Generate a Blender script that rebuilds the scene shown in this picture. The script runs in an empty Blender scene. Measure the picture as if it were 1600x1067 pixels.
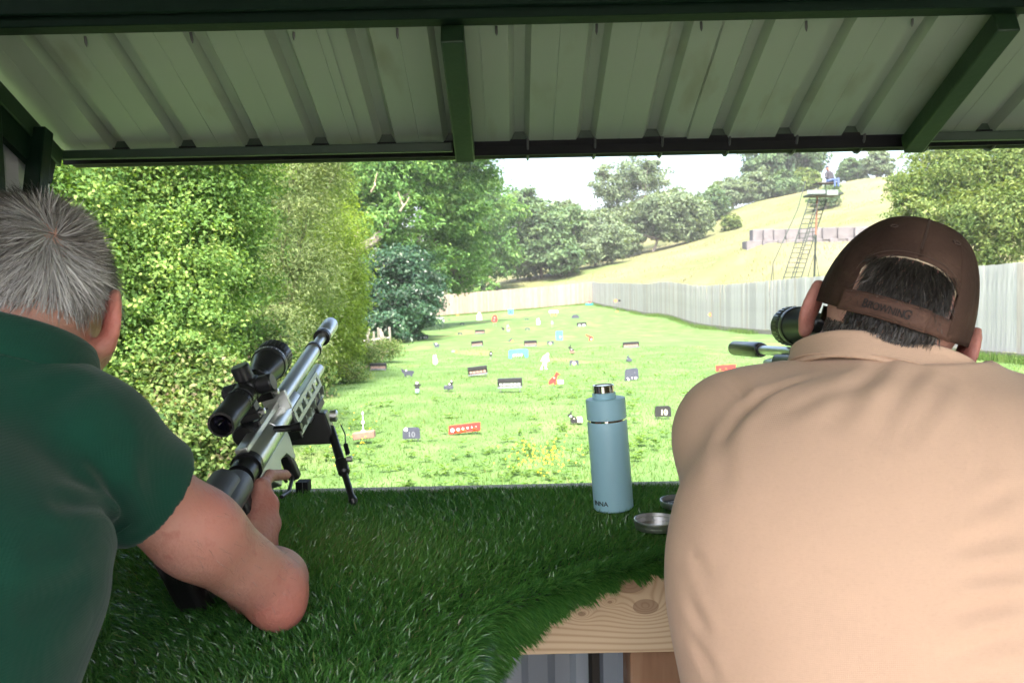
import bpy, bmesh, math, random
import numpy as np
from mathutils import Vector, Matrix

random.seed(7)
RNG = np.random.default_rng(11)
SC = bpy.context.scene
COL = SC.collection
R = math.radians
# ------------------------------------------------------------------ camera, sky, sun, exposure
CAMZ = 1.5
PITCH, ROLL, FPX = R(3.86), R(1.2), 1291.0          # focal length in pixels of the 1600 px wide photograph
_f = np.array([0, math.cos(PITCH), -math.sin(PITCH)])
_r0 = np.array([1.0, 0, 0]); _u0 = np.cross(_r0, _f)
CR = _r0 * math.cos(ROLL) - _u0 * math.sin(ROLL)
CU = np.cross(CR, _f)
cam_d = bpy.data.cameras.new('camera'); cam = bpy.data.objects.new('camera', cam_d); COL.objects.link(cam)
cam.matrix_world = Matrix(((CR[0], CU[0], -_f[0], 0), (CR[1], CU[1], -_f[1], 0), (CR[2], CU[2], -_f[2], CAMZ), (0, 0, 0, 1)))
cam_d.sensor_width = 22.3; cam_d.lens = 22.3 * FPX / 1600
cam_d.clip_start = 0.02; cam_d.clip_end = 6000
cam_d.dof.use_dof = True; cam_d.dof.focus_distance = 1.35; cam_d.dof.aperture_fstop = 8
SC.camera = cam

SUN_EL, SUN_AZ = R(58), R(180)                       # azimuth from +Y (down range) clockwise: behind the shelter, a little right
W = bpy.data.worlds.new('World'); SC.world = W; W.use_nodes = True
wn = W.node_tree.nodes; bg = wn['Background']
sky = wn.new('ShaderNodeTexSky'); sky.sky_type = 'NISHITA'; sky.sun_disc = False
sky.sun_elevation = SUN_EL; sky.sun_rotation = SUN_AZ
sky.altitude = 0; sky.air_density = 1.0; sky.dust_density = 6.0; sky.ozone_density = 1.0
W.node_tree.links.new(sky.outputs[0], bg.inputs[0]); bg.inputs[1].default_value = 0.15
sun_d = bpy.data.lights.new('sun', 'SUN'); sun_d.energy = 2.3; sun_d.angle = R(5); sun_d.color = (1, .95, .87)
sun = bpy.data.objects.new('sun', sun_d); COL.objects.link(sun)
_s = Vector((math.sin(SUN_AZ) * math.cos(SUN_EL), math.cos(SUN_AZ) * math.cos(SUN_EL), math.sin(SUN_EL)))
sun.rotation_euler = _s.to_track_quat('Z', 'Y').to_euler(); sun.location = (30, -30, 60)
VS = SC.view_settings
VS.view_transform = 'Standard'; VS.look = 'None'; VS.exposure = 2.5; VS.gamma = 1; VS.use_curve_mapping = False
SC.render.engine = 'CYCLES'
SC.cycles.use_denoising = True
SC.cycles.max_bounces = 8; SC.cycles.diffuse_bounces = 4; SC.cycles.transparent_max_bounces = 4

# ------------------------------------------------------------------ helpers
def ray(px, py):
    d = _f + CR * ((px - 800) / FPX) - CU * ((py - 533.5) / FPX)
    return d
def at(px, py, Y):
    """The place seen at that pixel, Y metres down range."""
    d = ray(px, py); t = Y / d[1]
    return np.array([0, 0, CAMZ]) + d * t
def rel(x, y, z): return np.array([x, y, z + CAMZ])

def XF(y): return 9.67 - (y - 15.6) * 0.0459        # plan line of the right hand fence
# terrain heights: soft radial interpolation of measured points
_hp = [(0, -25, 0), (-30, -25, 0), (30, -25, 0), (-30, 0, 0), (-8, 5, 0), (0, 0, 0), (0, 6, 0), (10, 2, 0), (9, 8, -.02), (0, 12, .0), (-5, 13, -.05), (22, 8, .3),
       (-4, 24, -.3), (2, 24, -.2), (-6.5, 45, -.75), (2, 48, -.5), (-25, 30, -.6), (-40, 70, -1.5), (-20, 110, -1.0), (-60, 160, 1), (0, 260, 4), (100, 270, 24), (170, 120, 30), (70, 40, 7),
       (40, 15, 2), (XF(55) + .5, 55, -.37), (XF(60) + .5, 60, -.32), (XF(65) + .5, 65, -.26), (14, 60, .35), (-150, 50, -2), (-160, 300, 4), (200, 300, 34), (120, -50, 3), (-120, -60, 0)]
for px, py, d in [(927, 474, 72), (1024, 492, 49), (1102, 506, 39), (1200, 519, 30.7), (1400, 545, 20.5), (1600, 566, 15.6), (660, 497, 72), (800, 486, 72),
                  (1272, 441, 44), (1170, 384, 65), (1335, 379, 62), (1387, 276, 130), (1313, 286, 130), (1251, 302, 130), (1165, 322, 130), (1050, 378, 125), (910, 410, 118), (780, 443, 100),
                  (1100, 432, 70), (1000, 432, 88), (1500, 398, 50), (1600, 375, 50), (1700, 320, 70), (1480, 300, 100)]:
    _hp.append(tuple(at(px, py, d)))
_hp = np.array(_hp)
_C2 = 3.0 ** 2
def _phi(d2): return np.sqrt(d2 + _C2)
_d2 = ((_hp[:, None, :2] - _hp[None, :, :2]) ** 2).sum(-1)
_wts = np.linalg.solve(np.block([[_phi(_d2) + 0.02 * np.eye(len(_hp)), np.ones((len(_hp), 1))], [np.ones((1, len(_hp))), np.zeros((1, 1))]]), np.append(_hp[:, 2], 0))
def H(x, y):
    x = np.asarray(x, float); y = np.asarray(y, float); sh = np.broadcast(x, y).shape
    p = np.stack([np.broadcast_to(x, sh).ravel(), np.broadcast_to(y, sh).ravel()], 1)
    q = np.clip(p, [-190, -80], [220, 320])
    out = np.empty(len(p))
    for i in range(0, len(p), 40000):
        dd = ((q[i:i + 40000, None] - _hp[None, :, :2]) ** 2).sum(-1)
        out[i:i + 40000] = _phi(dd) @ _wts[:-1] + _wts[-1]
    near = np.clip((p[:, 1] - 4) / 6, 0, 1) * 1.0
    flat = (np.abs(p[:, 0]) < 9)
    out = np.where(flat, out * near, out)
    return out.reshape(sh) if sh else float(out[0])
def ground(px, py, far=140):
    """Where the view through that pixel meets the ground."""
    d = ray(px, py); t0 = 3.0
    ts = np.linspace(3, far, 900)
    P = np.array([0, 0, CAMZ])[None] + d[None] * ts[:, None] / d[1]
    g = P[:, 2] - H(P[:, 0], P[:, 1])
    k = int(np.argmax(g < 0)) if (g < 0).any() else len(g) - 1
    k = max(k, 1); a = g[k - 1] / max(g[k - 1] - g[k], 1e-9)
    y = ts[k - 1] + (ts[k] - ts[k - 1]) * min(max(a, 0), 1)
    p = at(px, py, y); p[2] = H(p[0], p[1]); return p

def tag(o, label=None, cat=None, group=None, kind=None):
    if label: o['label'] = label
    if cat: o['category'] = cat
    if group: o['group'] = group
    if kind: o['kind'] = kind
    return o
def empty(name, loc, label=None, cat=None, group=None):
    o = bpy.data.objects.new(name, None); COL.objects.link(o); o.location = loc; o.empty_display_size = .1
    return tag(o, label, cat, group)
def link(name, me, parent=None, m=None):
    o = bpy.data.objects.new(name, me); COL.objects.link(o)
    if m is not None and not me.materials:
        for x in (m if isinstance(m, (list, tuple)) else [m]): me.materials.append(x)
    if parent is not None:
        o.parent = parent
    return o
def plant(o, parent):
    """Child a world-space mesh to an Empty so that it stays where it is."""
    o.parent = parent
    o.matrix_parent_inverse = Matrix.Translation(-Vector(parent.location)) if parent.rotation_euler[:] == (0, 0, 0) else parent.matrix_basis.inverted()
    return o
def mesh_np(name, V, F, smooth=False):
    me = bpy.data.meshes.new(name); V = np.asarray(V, np.float32); F = np.asarray(F, np.int32)
    k = F.shape[1]
    me.vertices.add(len(V)); me.vertices.foreach_set('co', V.ravel())
    me.loops.add(F.size); me.loops.foreach_set('vertex_index', F.ravel())
    me.polygons.add(len(F)); me.polygons.foreach_set('loop_start', np.arange(0, F.size, k, dtype=np.int32))
    me.polygons.foreach_set('loop_total', np.full(len(F), k, np.int32))
    if smooth: me.polygons.foreach_set('use_smooth', np.ones(len(F), bool))
    me.update(calc_edges=True); return me
def face_attr(me, name, vals):
    a = me.attributes.new(name, 'FLOAT', 'FACE'); a.data.foreach_set('value', np.asarray(vals, np.float32))
def unit(v): v = np.asarray(v, float); return v / max(np.linalg.norm(v), 1e-12)
def frame(axis, hint=(0, 0, 1)):
    z = unit(axis); h = np.array(hint, float)
    if abs(np.dot(z, unit(h))) > .98: h = np.array([1.0, 0, 0])
    x = unit(np.cross(h, z)); return x, np.cross(z, x), z

class MB:
    """Collects shapes; build() links them as one mesh object."""
    def __init__(s, T=None): s.v, s.f, s.m, s.T, s.mi = [], [], [], T, 0
    def _add(s, vs, fs):
        b = len(s.v)
        for p in vs:
            p = np.asarray(p, float)
            if s.T is not None: p = s.T[:3, :3] @ p + s.T[:3, 3]
            s.v.append(tuple(p))
        for q in fs: s.f.append(tuple(i + b for i in q)); s.m.append(s.mi)
        return s
    def box(s, c, size, M3=None):
        hx, hy, hz = [k / 2 for k in size]; M3 = np.eye(3) if M3 is None else np.asarray(M3)
        vs = [np.asarray(c, float) + M3 @ np.array([x * hx, y * hy, z * hz]) for x in (-1, 1) for y in (-1, 1) for z in (-1, 1)]
        return s._add(vs, [(0, 1, 3, 2), (4, 6, 7, 5), (0, 4, 5, 1), (2, 3, 7, 6), (0, 2, 6, 4), (1, 5, 7, 3)])
    def bar(s, a, b, w, h, hint=(0, 0, 1)):
        a = np.asarray(a, float); b = np.asarray(b, float); x, y, z = frame(b - a, hint)
        return s.box((a + b) / 2, (w, h, np.linalg.norm(b - a)), np.stack([x, y, z], 1))
    def lathe(s, o, axis, prof, n=24, cap=True):
        """prof: (distance along axis, radius)."""
        o = np.asarray(o, float); x, y, z = frame(axis); vs = []; fs = []
        for t, r in prof:
            for i in range(n):
                a = 2 * math.pi * i / n; vs.append(o + z * t + (x * math.cos(a) + y * math.sin(a)) * r)
        k = len(prof)
        for j in range(k - 1):
            for i in range(n):
                i2 = (i + 1) % n; fs.append((j * n + i, j * n + i2, (j + 1) * n + i2, (j + 1) * n + i))
        if cap:
            fs.append(tuple(range(n - 1, -1, -1))); fs.append(tuple((k - 1) * n + i for i in range(n)))
        return s._add(vs, fs)
    def cyl(s, a, b, r, r2=None, n=16):
        a = np.asarray(a, float); b = np.asarray(b, float)
        return s.lathe(a, b - a, [(0, r), (np.linalg.norm(b - a), r if r2 is None else r2)], n)
    def tube(s, pts, rad, n=8):
        pts = [np.asarray(p, float) for p in pts]; k = len(pts); vs = []; fs = []
        rad = [rad] * k if np.isscalar(rad) else rad
        tang = [unit(pts[min(i + 1, k - 1)] - pts[max(i - 1, 0)]) for i in range(k)]
        x, y, z = frame(tang[0])
        for i in range(k):
            x = unit(x - tang[i] * np.dot(x, tang[i])); y = np.cross(tang[i], x)
            for j in range(n):
                a = 2 * math.pi * j / n; vs.append(pts[i] + (x * math.cos(a) + y * math.sin(a)) * rad[i])
        for i in range(k - 1):
            for j in range(n):
                j2 = (j + 1) % n; fs.append((i * n + j, i * n + j2, (i + 1) * n + j2, (i + 1) * n + j))
        fs.append(tuple(range(n - 1, -1, -1))); fs.append(tuple((k - 1) * n + j for j in range(n)))
        return s._add(vs, fs)
    def prism(s, outline, o, ux, uy, th):
        """2-D outline extruded by th, half to either side of its plane."""
        o = np.asarray(o, float); ux = np.asarray(ux, float); uy = np.asarray(uy, float); nz = unit(np.cross(ux, uy)); n = len(outline)
        vs = [o + ux * a + uy * b + nz * th / 2 for a, b in outline] + [o + ux * a + uy * b - nz * th / 2 for a, b in outline]
        fs = [tuple(range(n)), tuple(range(2 * n - 1, n - 1, -1))] + [(i, i + n, (i + 1) % n + n, (i + 1) % n) for i in range(n)]
        return s._add(vs, fs)
    def mesh(s, name, smooth=30):
        me = bpy.data.meshes.new(name); me.from_pydata(s.v, [], s.f)
        bm = bmesh.new(); bm.from_mesh(me); bmesh.ops.recalc_face_normals(bm, faces=bm.faces); bm.to_mesh(me); bm.free()
        if any(s.m): me.polygons.foreach_set('material_index', s.m)
        if smooth:
            me.polygons.foreach_set('use_smooth', [True] * len(me.polygons)); me.set_sharp_from_angle(angle=R(smooth))
        me.update(); return me
    def build(s, name, m, parent=None, smooth=30, bevel=0, seg=2, world=False):
        o = link(name, s.mesh(name, smooth), None, m)
        if bevel:
            md = o.modifiers.new('bevel', 'BEVEL'); md.width = bevel; md.segments = seg; md.limit_method = 'ANGLE'; md.angle_limit = R(35); md.harden_normals = False
        if parent is not None:
            if world: plant(o, parent)
            else: o.parent = parent
        return o

# ------------------------------------------------------------------ materials
MATS = {}
def lin(c): return tuple(c) + (1,)
def mat(name, cols, scale=6.0, rough=.6, metal=0.0, bump=0.0, bscale=None, detail=6, coord='Object', stretch=None, spec=.5, rrange=0.0, sheen=0, contrast=(.3, .7), sss=0):
    """Principled with a noise mixed palette, roughness variation and fine relief."""
    m = bpy.data.materials.new(name); m.use_nodes = True; nt = m.node_tree; N = nt.nodes; L = nt.links
    p = N['Principled BSDF']; tc = N.new('ShaderNodeTexCoord'); src = tc.outputs[coord]
    if stretch:
        mp = N.new('ShaderNodeMapping'); mp.inputs['Scale'].default_value = stretch; L.new(src, mp.inputs[0]); src = mp.outputs[0]
    nz = N.new('ShaderNodeTexNoise'); nz.inputs['Scale'].default_value = scale; nz.inputs['Detail'].default_value = detail; L.new(src, nz.inputs['Vector'])
    cr = N.new('ShaderNodeValToRGB'); L.new(nz.outputs[0], cr.inputs[0]); el = cr.color_ramp.elements
    k = len(cols); el[0].position = contrast[0]; el[0].color = lin(cols[0]); el[1].position = contrast[1]; el[1].color = lin(cols[-1])
    for i in range(1, k - 1):
        e = el.new(contrast[0] + (contrast[1] - contrast[0]) * i / (k - 1)); e.color = lin(cols[i])
    L.new(cr.outputs[0], p.inputs['Base Color'])
    p.inputs['Roughness'].default_value = rough; p.inputs['Metallic'].default_value = metal; p.inputs['Specular IOR Level'].default_value = spec
    if sheen: p.inputs['Sheen Weight'].default_value = sheen; p.inputs['Sheen Roughness'].default_value = .5
    if sss: p.inputs['Subsurface Weight'].default_value = sss; p.inputs['Subsurface Radius'].default_value = (.012, .004, .002); p.inputs['Subsurface Scale'].default_value = 1
    if rrange:
        n3 = N.new('ShaderNodeTexNoise'); n3.inputs['Scale'].default_value = scale * 2.3; L.new(src, n3.inputs['Vector'])
        mr = N.new('ShaderNodeMapRange'); mr.inputs[1].default_value = .3; mr.inputs[2].default_value = .7; mr.inputs[3].default_value = rough - rrange; mr.inputs[4].default_value = rough + rrange
        L.new(n3.outputs[0], mr.inputs[0]); L.new(mr.outputs[0], p.inputs['Roughness'])
    if bump:
        n2 = N.new('ShaderNodeTexNoise'); n2.inputs['Scale'].default_value = bscale or scale * 6; n2.inputs['Detail'].default_value = 5; L.new(src, n2.inputs['Vector'])
        b = N.new('ShaderNodeBump'); b.inputs['Strength'].default_value = bump; b.inputs['Distance'].default_value = .01; L.new(n2.outputs[0], b.inputs['Height']); L.new(b.outputs[0], p.inputs['Normal'])
    MATS[name] = m; return m
def blend(m, col, scale, lo, hi, amount=1.0, coord='Object', stretch=None, kind='noise'):
    """Lay a second noise driven colour (wear, dirt, blotches) over a material's base."""
    nt = m.node_tree; N = nt.nodes; L = nt.links; p = N['Principled BSDF']; old = p.inputs['Base Color'].links[0].from_socket
    tc = N.new('ShaderNodeTexCoord'); src = tc.outputs[coord]
    if stretch:
        mp = N.new('ShaderNodeMapping'); mp.inputs['Scale'].default_value = stretch; L.new(src, mp.inputs[0]); src = mp.outputs[0]
    if kind == 'voronoi':
        nz = N.new('ShaderNodeTexVoronoi'); nz.inputs['Scale'].default_value = scale
    else:
        nz = N.new('ShaderNodeTexNoise'); nz.inputs['Scale'].default_value = scale; nz.inputs['Detail'].default_value = 5
    L.new(src, nz.inputs['Vector'])
    mr = N.new('ShaderNodeMapRange'); mr.inputs[1].default_value = lo; mr.inputs[2].default_value = hi; mr.inputs[3].default_value = 0; mr.inputs[4].default_value = amount; L.new(nz.outputs[0], mr.inputs[0])
    mx = N.new('ShaderNodeMix'); mx.data_type = 'RGBA'; L.new(mr.outputs[0], mx.inputs[0]); L.new(old, mx.inputs[6]); mx.inputs[7].default_value = lin(col); L.new(mx.outputs[2], p.inputs['Base Color'])
    return m
def leaf_mat(name, cols, trans=.35, tcol=None, rough=.62, spec=.16):
    """Leaf colours picked per leaf by the 'tint' face attribute; some light passes through."""
    m = bpy.data.materials.new(name); m.use_nodes = True; nt = m.node_tree; N = nt.nodes; L = nt.links; p = N['Principled BSDF']
    a = N.new('ShaderNodeAttribute'); a.attribute_name = 'tint'
    cr = N.new('ShaderNodeValToRGB'); L.new(a.outputs['Fac'], cr.inputs[0]); el = cr.color_ramp.elements
    el[0].position = 0; el[0].color = lin(cols[0]); el[1].position = 1; el[1].color = lin(cols[-1])
    for i in range(1, len(cols) - 1): e = el.new(i / (len(cols) - 1)); e.color = lin(cols[i])
    L.new(cr.outputs[0], p.inputs['Base Color']); p.inputs['Roughness'].default_value = rough; p.inputs['Specular IOR Level'].default_value = spec
    if trans:
        t = N.new('ShaderNodeBsdfTranslucent'); mx = N.new('ShaderNodeMix'); mx.data_type = 'RGBA'; mx.blend_type = 'MULTIPLY'; mx.inputs[0].default_value = 1
        L.new(cr.outputs[0], mx.inputs[6]); mx.inputs[7].default_value = lin(tcol or (1.5, 1.5, .6)); L.new(mx.outputs[2], t.inputs[0])
        ms = N.new('ShaderNodeMixShader'); ms.inputs[0].default_value = trans; L.new(p.outputs[0], ms.inputs[1]); L.new(t.outputs[0], ms.inputs[2]); L.new(ms.outputs[0], N['Material Output'].inputs[0])
    MATS[name] = m; return m
def plain(name, c, rough=.5, metal=0, spec=.5, var=.15, scale=30, bump=0):
    c = np.array(c); return mat(name, [tuple(c * (1 - var)), tuple(np.minimum(c * (1 + var), 1))], scale, rough, metal, bump, spec=spec)

M = MATS
mat('lawn_grass', [(.068, .125, .038), (.093, .16, .05), (.115, .18, .066)], 1.6, .9, bump=.5, bscale=40, spec=.1, contrast=(.35, .68))
blend(M['lawn_grass'], (.21, .18, .085), .55, .58, .74, .75, stretch=(1, .6, 1))
blend(M['lawn_grass'], (.05, .115, .022), 5.0, .56, .72, .6)
mat('hill_grass', [(.10, .118, .048), (.135, .136, .066), (.172, .16, .09)], .09, .95, bump=.6, bscale=3, spec=.05, stretch=(1, 1, 1))
blend(M['hill_grass'], (.085, .135, .04), .06, .50, .64, .6, stretch=(1, 2.2, 1))
blend(M['hill_grass'], (.20, .17, .098), .5, .55, .75, .5)
mat('packed_gravel', [(.16, .145, .125), (.21, .19, .165), (.27, .25, .22)], 30, .95, bump=.6, bscale=120)
mat('concrete_floor', [(.2, .19, .175), (.27, .26, .24)], 4, .85, bump=.2, bscale=80)
mat('roof_sheet', [(.215, .25, .195), (.25, .285, .225)], 1.5, .45, bump=.0, spec=.4, stretch=(1, .2, 1))
blend(M['roof_sheet'], (.15, .14, .095), 6, .58, .76, .65, stretch=(1.5, .4, 1))
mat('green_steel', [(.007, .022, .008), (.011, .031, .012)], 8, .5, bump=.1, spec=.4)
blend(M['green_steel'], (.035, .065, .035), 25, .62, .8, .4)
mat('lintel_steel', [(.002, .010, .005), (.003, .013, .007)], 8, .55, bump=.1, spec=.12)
plain('black_plastic', (.006, .006, .007), .65, spec=.15)
plain('screw_steel', (.08, .08, .08), .4, .6)
mat('wall_sheet', [(.42, .41, .45), (.48, .47, .5)], 2, .5)
mat('lower_cladding', [(.20, .235, .285), (.235, .27, .315)], 2, .5)
mat('dark_timber', [(.02, .017, .014), (.045, .036, .028)], 6, .85, bump=.3, stretch=(1, 1, .1))
# ------------------------------------------------------------------ ground
def grid_mesh(name, X, Y, Z):
    ny, nx = X.shape; V = np.stack([X, Y, Z], -1).reshape(-1, 3)
    i = np.arange(ny - 1)[:, None] * nx + np.arange(nx - 1)[None]
    F = np.stack([i, i + 1, i + nx + 1, i + nx], -1).reshape(-1, 4)
    return mesh_np(name, V, F, True)
def sn(P, seed, f):
    """cheap smooth noise"""
    r = np.random.default_rng(seed); out = 0
    for k in range(7):
        kv = r.normal(size=P.shape[1]); kv /= np.linalg.norm(kv); out = out + np.sin((P @ kv) * f * r.uniform(.6, 1.7) + r.uniform(0, 6.28))
    return out / 7 ** .5
ys = np.concatenate([np.linspace(-30, 3, 12), np.arange(3.5, 20, .3), np.arange(20, 72.3, .8), [72.15]])
us = np.linspace(0, 1, 60)
YY, UU = np.meshgrid(ys, us, indexing='ij'); XL = -10.0; XX = XL + UU * (XF(YY) - XL)
ZZ = H(XX, YY) + .025 * sn(np.stack([XX.ravel(), YY.ravel()], 1), 3, 1.3).reshape(XX.shape) * np.clip((YY - 4) / 3, 0, 1)
tag(link('lawn', grid_mesh('lawn', XX, YY, ZZ), None, M['lawn_grass']), 'bright green mown range lawn with dry straw patches', kind='structure')
def gs(a, b, n, p=2.2):
    t = np.linspace(-1, 1, n); return np.where(t < 0, -a * (-t) ** p, b * t ** p) * np.sign(np.abs(t) + 1e-9)
t = np.linspace(-1, 1, 170); gx = np.where(t < 0, -1900 * (-t) ** 3.0, 1900 * t ** 3.0) + 8
t = np.linspace(0, 1, 200); gy = -400 + 0 * t
gy = np.concatenate([np.linspace(-900, -40, 12), np.linspace(-35, 170, 150), 170 + np.linspace(.02, 1, 30) ** 2.2 * 2500])
GX, GY = np.meshgrid(gx, gy); GZ = H(GX, GY)
inside = (GX < XF(GY) - .3) & (GX > XL + .5) & (GY < 71.5) & (GY > -29)
GZ = GZ - np.where(inside, .45, .03)
GZ = GZ + .12 * sn(np.stack([GX.ravel(), GY.ravel()], 1), 5, .35).reshape(GX.shape) * ((GX > XF(GY) + 2) | (GY > 76))
tag(link('hillside', grid_mesh('hillside', GX, GY, GZ), None, M['hill_grass']), 'dry yellow grass hillside rising to the right behind the fences', kind='structure')
mb = MB(); mb.box((1.0, -3.1, -.02), (7.6, 11.4, .08)); tag(mb.build('shelter_floor', M['concrete_floor']), 'pale concrete floor slab under the shelter', kind='structure')
mb = MB(); mb.box((1.0, -17, -.06), (26, 16.3, .12)); tag(mb.build('gravel_yard', M['packed_gravel']), 'pale gravel yard behind the shelter', kind='structure')

# ------------------------------------------------------------------ shelter
EZ, EY = CAMZ + .444, 2.50                 # eave
SL = math.tan(R(24.7)); BY = 2.02          # lintel at BY
def roof_z(y): return EZ + (EY - y) * SL if y > BY - .001 else EZ + (EY - BY) * SL + .13 + (BY - y) * .10
sh = empty('shooting_shelter', (0, BY, 0), 'open fronted steel shooting shelter with pale green ribbed roof sheets over the bench', 'shelter')
XWL, XWR = -1.345, 3.75
def sheet(x0, ribs, y0, y1, z0, z1, nrows=2, rib_h=.030, pitch=.2, x_first=0.045, lap=0):
    """ribbed sheet, ribs along the slope; ribs stand up (away from below)."""
    xs = [0.0]; hs = [0]
    for k in range(ribs):
        c = x_first + k * pitch + .05
        for dx, h in ((-.030, 0), (-.015, rib_h), (.015, rib_h), (.030, 0), (.098, 0), (.099, .0012), (.101, .0012), (.102, 0)):
            if c + dx < ribs * pitch: xs.append(c + dx); hs.append(h)
    xs.append(ribs * pitch + .02); hs.append(0)
    rows = []
    for j in range(nrows):
        t = j / (nrows - 1); rows.append([(x0 + a, y0 + (y1 - y0) * t, z0 + (z1 - z0) * t + h + lap) for a, h in zip(xs, hs)])
    n = len(xs); v = [p for r in rows for p in r]; f = [(j * n + i, j * n + i + 1, (j + 1) * n + i + 1, (j + 1) * n + i) for j in range(nrows - 1) for i in range(n - 1)]
    me = bpy.data.meshes.new('roof_sheet'); me.from_pydata(v, [], f); return me
k = 0; x = -1.46
ROOFB = -1.3
while x < XWR:
    me = sheet(x, 5, ROOFB, BY - .02, roof_z(ROOFB), roof_z(BY - .02), lap=.004 * (k % 2))
    o = link('roof_sheet', me, None, M['roof_sheet']); plant(o, sh); s = o.modifiers.new('thick', 'SOLIDIFY'); s.thickness = .0012
    me = sheet(x, 5, BY - .03, EY + .06, roof_z(BY) + .03 * SL, EZ - .06 * SL, lap=.004 * (k % 2))
    o = link('roof_sheet', me, None, M['roof_sheet']); plant(o, sh); s = o.modifiers.new('thick', 'SOLIDIFY'); s.thickness = .0012
    x += 1.0; k += 1
# lintel, purlins, gutter
zb = roof_z(BY) - .05
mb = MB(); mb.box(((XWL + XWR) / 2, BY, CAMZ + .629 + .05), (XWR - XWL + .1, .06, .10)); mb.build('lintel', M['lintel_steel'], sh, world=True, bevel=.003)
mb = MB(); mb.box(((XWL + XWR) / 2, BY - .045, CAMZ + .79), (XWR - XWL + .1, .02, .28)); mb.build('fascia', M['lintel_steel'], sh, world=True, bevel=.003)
for (x0, x1, zz) in ((XWL + .02, -.165, 0), (1.235, XWR, 0)):
    mb = MB(); mb.box(((x0 + x1) / 2, EY - .008, EZ - .030), (x1 - x0, .022, .026)); mb.build('eave_rail', M['green_steel'], sh, world=True, bevel=.002)
n = 9
for (x0, x1) in ((-1.33, -.1), (-.1, 1.22), (1.22, XWR)):
    mb = MB(); prof = [(.05 * math.cos(a), -.05 * math.sin(a)) for a in np.linspace(0, math.pi, n)] + [(-.046 * math.cos(a), -.046 * math.sin(a)) for a in np.linspace(0, math.pi, n)]
    mb.prism(prof, ((x0 + x1) / 2, EY + .075, EZ - .005), (0, 1, 0), (0, 0, 1), x1 - x0); mb.build('gutter', M['black_plastic'], sh, world=True)
mb = MB(); mb.box(((XWL + XWR) / 2, EY + .035, EZ - .034), (XWR - XWL, .012, .034)); mb.build('eave_board', M['black_plastic'], sh, world=True)
mb = MB(); mb.box(((XWL + XWR) / 2, EY + .036, EZ + .002), (XWR - XWL, .010, .037)); mb.build('eave_filler', M['green_steel'], sh, world=True)
for i in range(14):
    gxx = .06 + i * .203
    mb = MB(); mb.tube([(gxx, EY + .075 + .053 * math.cos(a), EZ - .006 - .053 * math.sin(a)) for a in np.linspace(0, math.pi, 9)], .004, 6); mb.build('gutter_bracket', M['screw_steel'], sh, world=True)
def slope_bar(name, x, w, h, y0, y1, dz, m, off=0):
    a = np.array([x, y0, roof_z(y0) + dz]); b = np.array([x, y1, EZ + (EY - y1) * SL + dz]); a[2] = EZ + (EY - y0) * SL + dz
    mb = MB(); mb.bar(a, b, w, h, (0, 0, 1)); return mb.build(name, m, sh, world=True, bevel=.004)
for xr in (-.128, 1.205): slope_bar('rafter', xr, .056, .055, BY + .01, EY + .0, -.052, M['green_steel'])
slope_bar('rafter', -1.325, .012, .055, BY - .3, EY - .02, -.052, M['green_steel'])
slope_bar('rafter', 2.5, .056, .055, BY + .01, EY, -.052, M['green_steel'])
for i in range(18):
    xs_ = -1.29 + i * .2545 + RNG.normal() * .006; L_ = .022 + RNG.random() * .008
    mb = MB(); mb.lathe((xs_, BY + .065, roof_z(BY + .065) + .004), (RNG.normal() * .08, RNG.normal() * .08 + .1, -1), [(0, .0036), (L_ * .7, .0034), (L_, .0008)], 8); mb.build('screw', M['screw_steel'], sh, world=True)
# left wall: ribbed sheets, post, brace
def wallpanel(x, y0, y1, z0, z1, name='wall_panel', m='wall_sheet'):
    ys_ = []; hs = []
    y = y0; kk = 0
    while y < y1 - .02:
        for dy, h in ((0, 0), (.018, -.022), (.05, -.022), (.068, 0)): ys_.append(y + dy); hs.append(h)
        y += .12
    ys_.append(y1); hs.append(0)
    v = [(x + h, yy, z) for z in (z0, z1) for yy, h in zip(ys_, hs)]; n = len(ys_)
    me = bpy.data.meshes.new(name); me.from_pydata(v, [], [(i, i + 1, i + 1 + n, i + n) for i in range(n - 1)])
    o = link(name, me, None, M[m]); plant(o, sh); s = o.modifiers.new('thick', 'SOLIDIFY'); s.thickness = .0012; return o
for (a, b) in ((-.5, .35), (.352, 1.2), (1.202, 2.02), (2.022, 2.40)): wallpanel(XWL - .02, a, b, .03, roof_z(b) - .03 if b < 2.1 else EZ + .0)
for (a, b) in ((-.5, .35), (.352, 1.2), (1.202, 2.0)): wallpanel(XWR + .03, a, b, .03, roof_z(b) - .03)
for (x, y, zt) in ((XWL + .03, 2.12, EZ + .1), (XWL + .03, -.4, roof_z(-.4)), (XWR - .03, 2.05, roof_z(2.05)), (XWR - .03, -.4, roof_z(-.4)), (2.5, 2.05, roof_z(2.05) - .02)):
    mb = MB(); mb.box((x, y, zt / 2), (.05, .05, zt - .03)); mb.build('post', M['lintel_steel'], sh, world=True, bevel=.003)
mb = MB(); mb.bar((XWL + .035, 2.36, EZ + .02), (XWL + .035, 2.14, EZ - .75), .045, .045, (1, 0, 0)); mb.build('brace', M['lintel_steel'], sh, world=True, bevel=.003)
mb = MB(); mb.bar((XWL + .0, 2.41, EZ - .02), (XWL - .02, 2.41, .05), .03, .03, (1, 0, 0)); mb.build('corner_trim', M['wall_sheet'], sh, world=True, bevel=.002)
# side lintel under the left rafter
mb = MB(); a = np.array([XWL + .012, BY - .3, EZ + (EY - BY + .3) * SL - .115]); b = np.array([XWL + .012, EY - .06, EZ + .06 * SL - .105]); mb.bar(a, b, .02, .10); mb.build('barge_board', M['lintel_steel'], sh, world=True)
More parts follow.
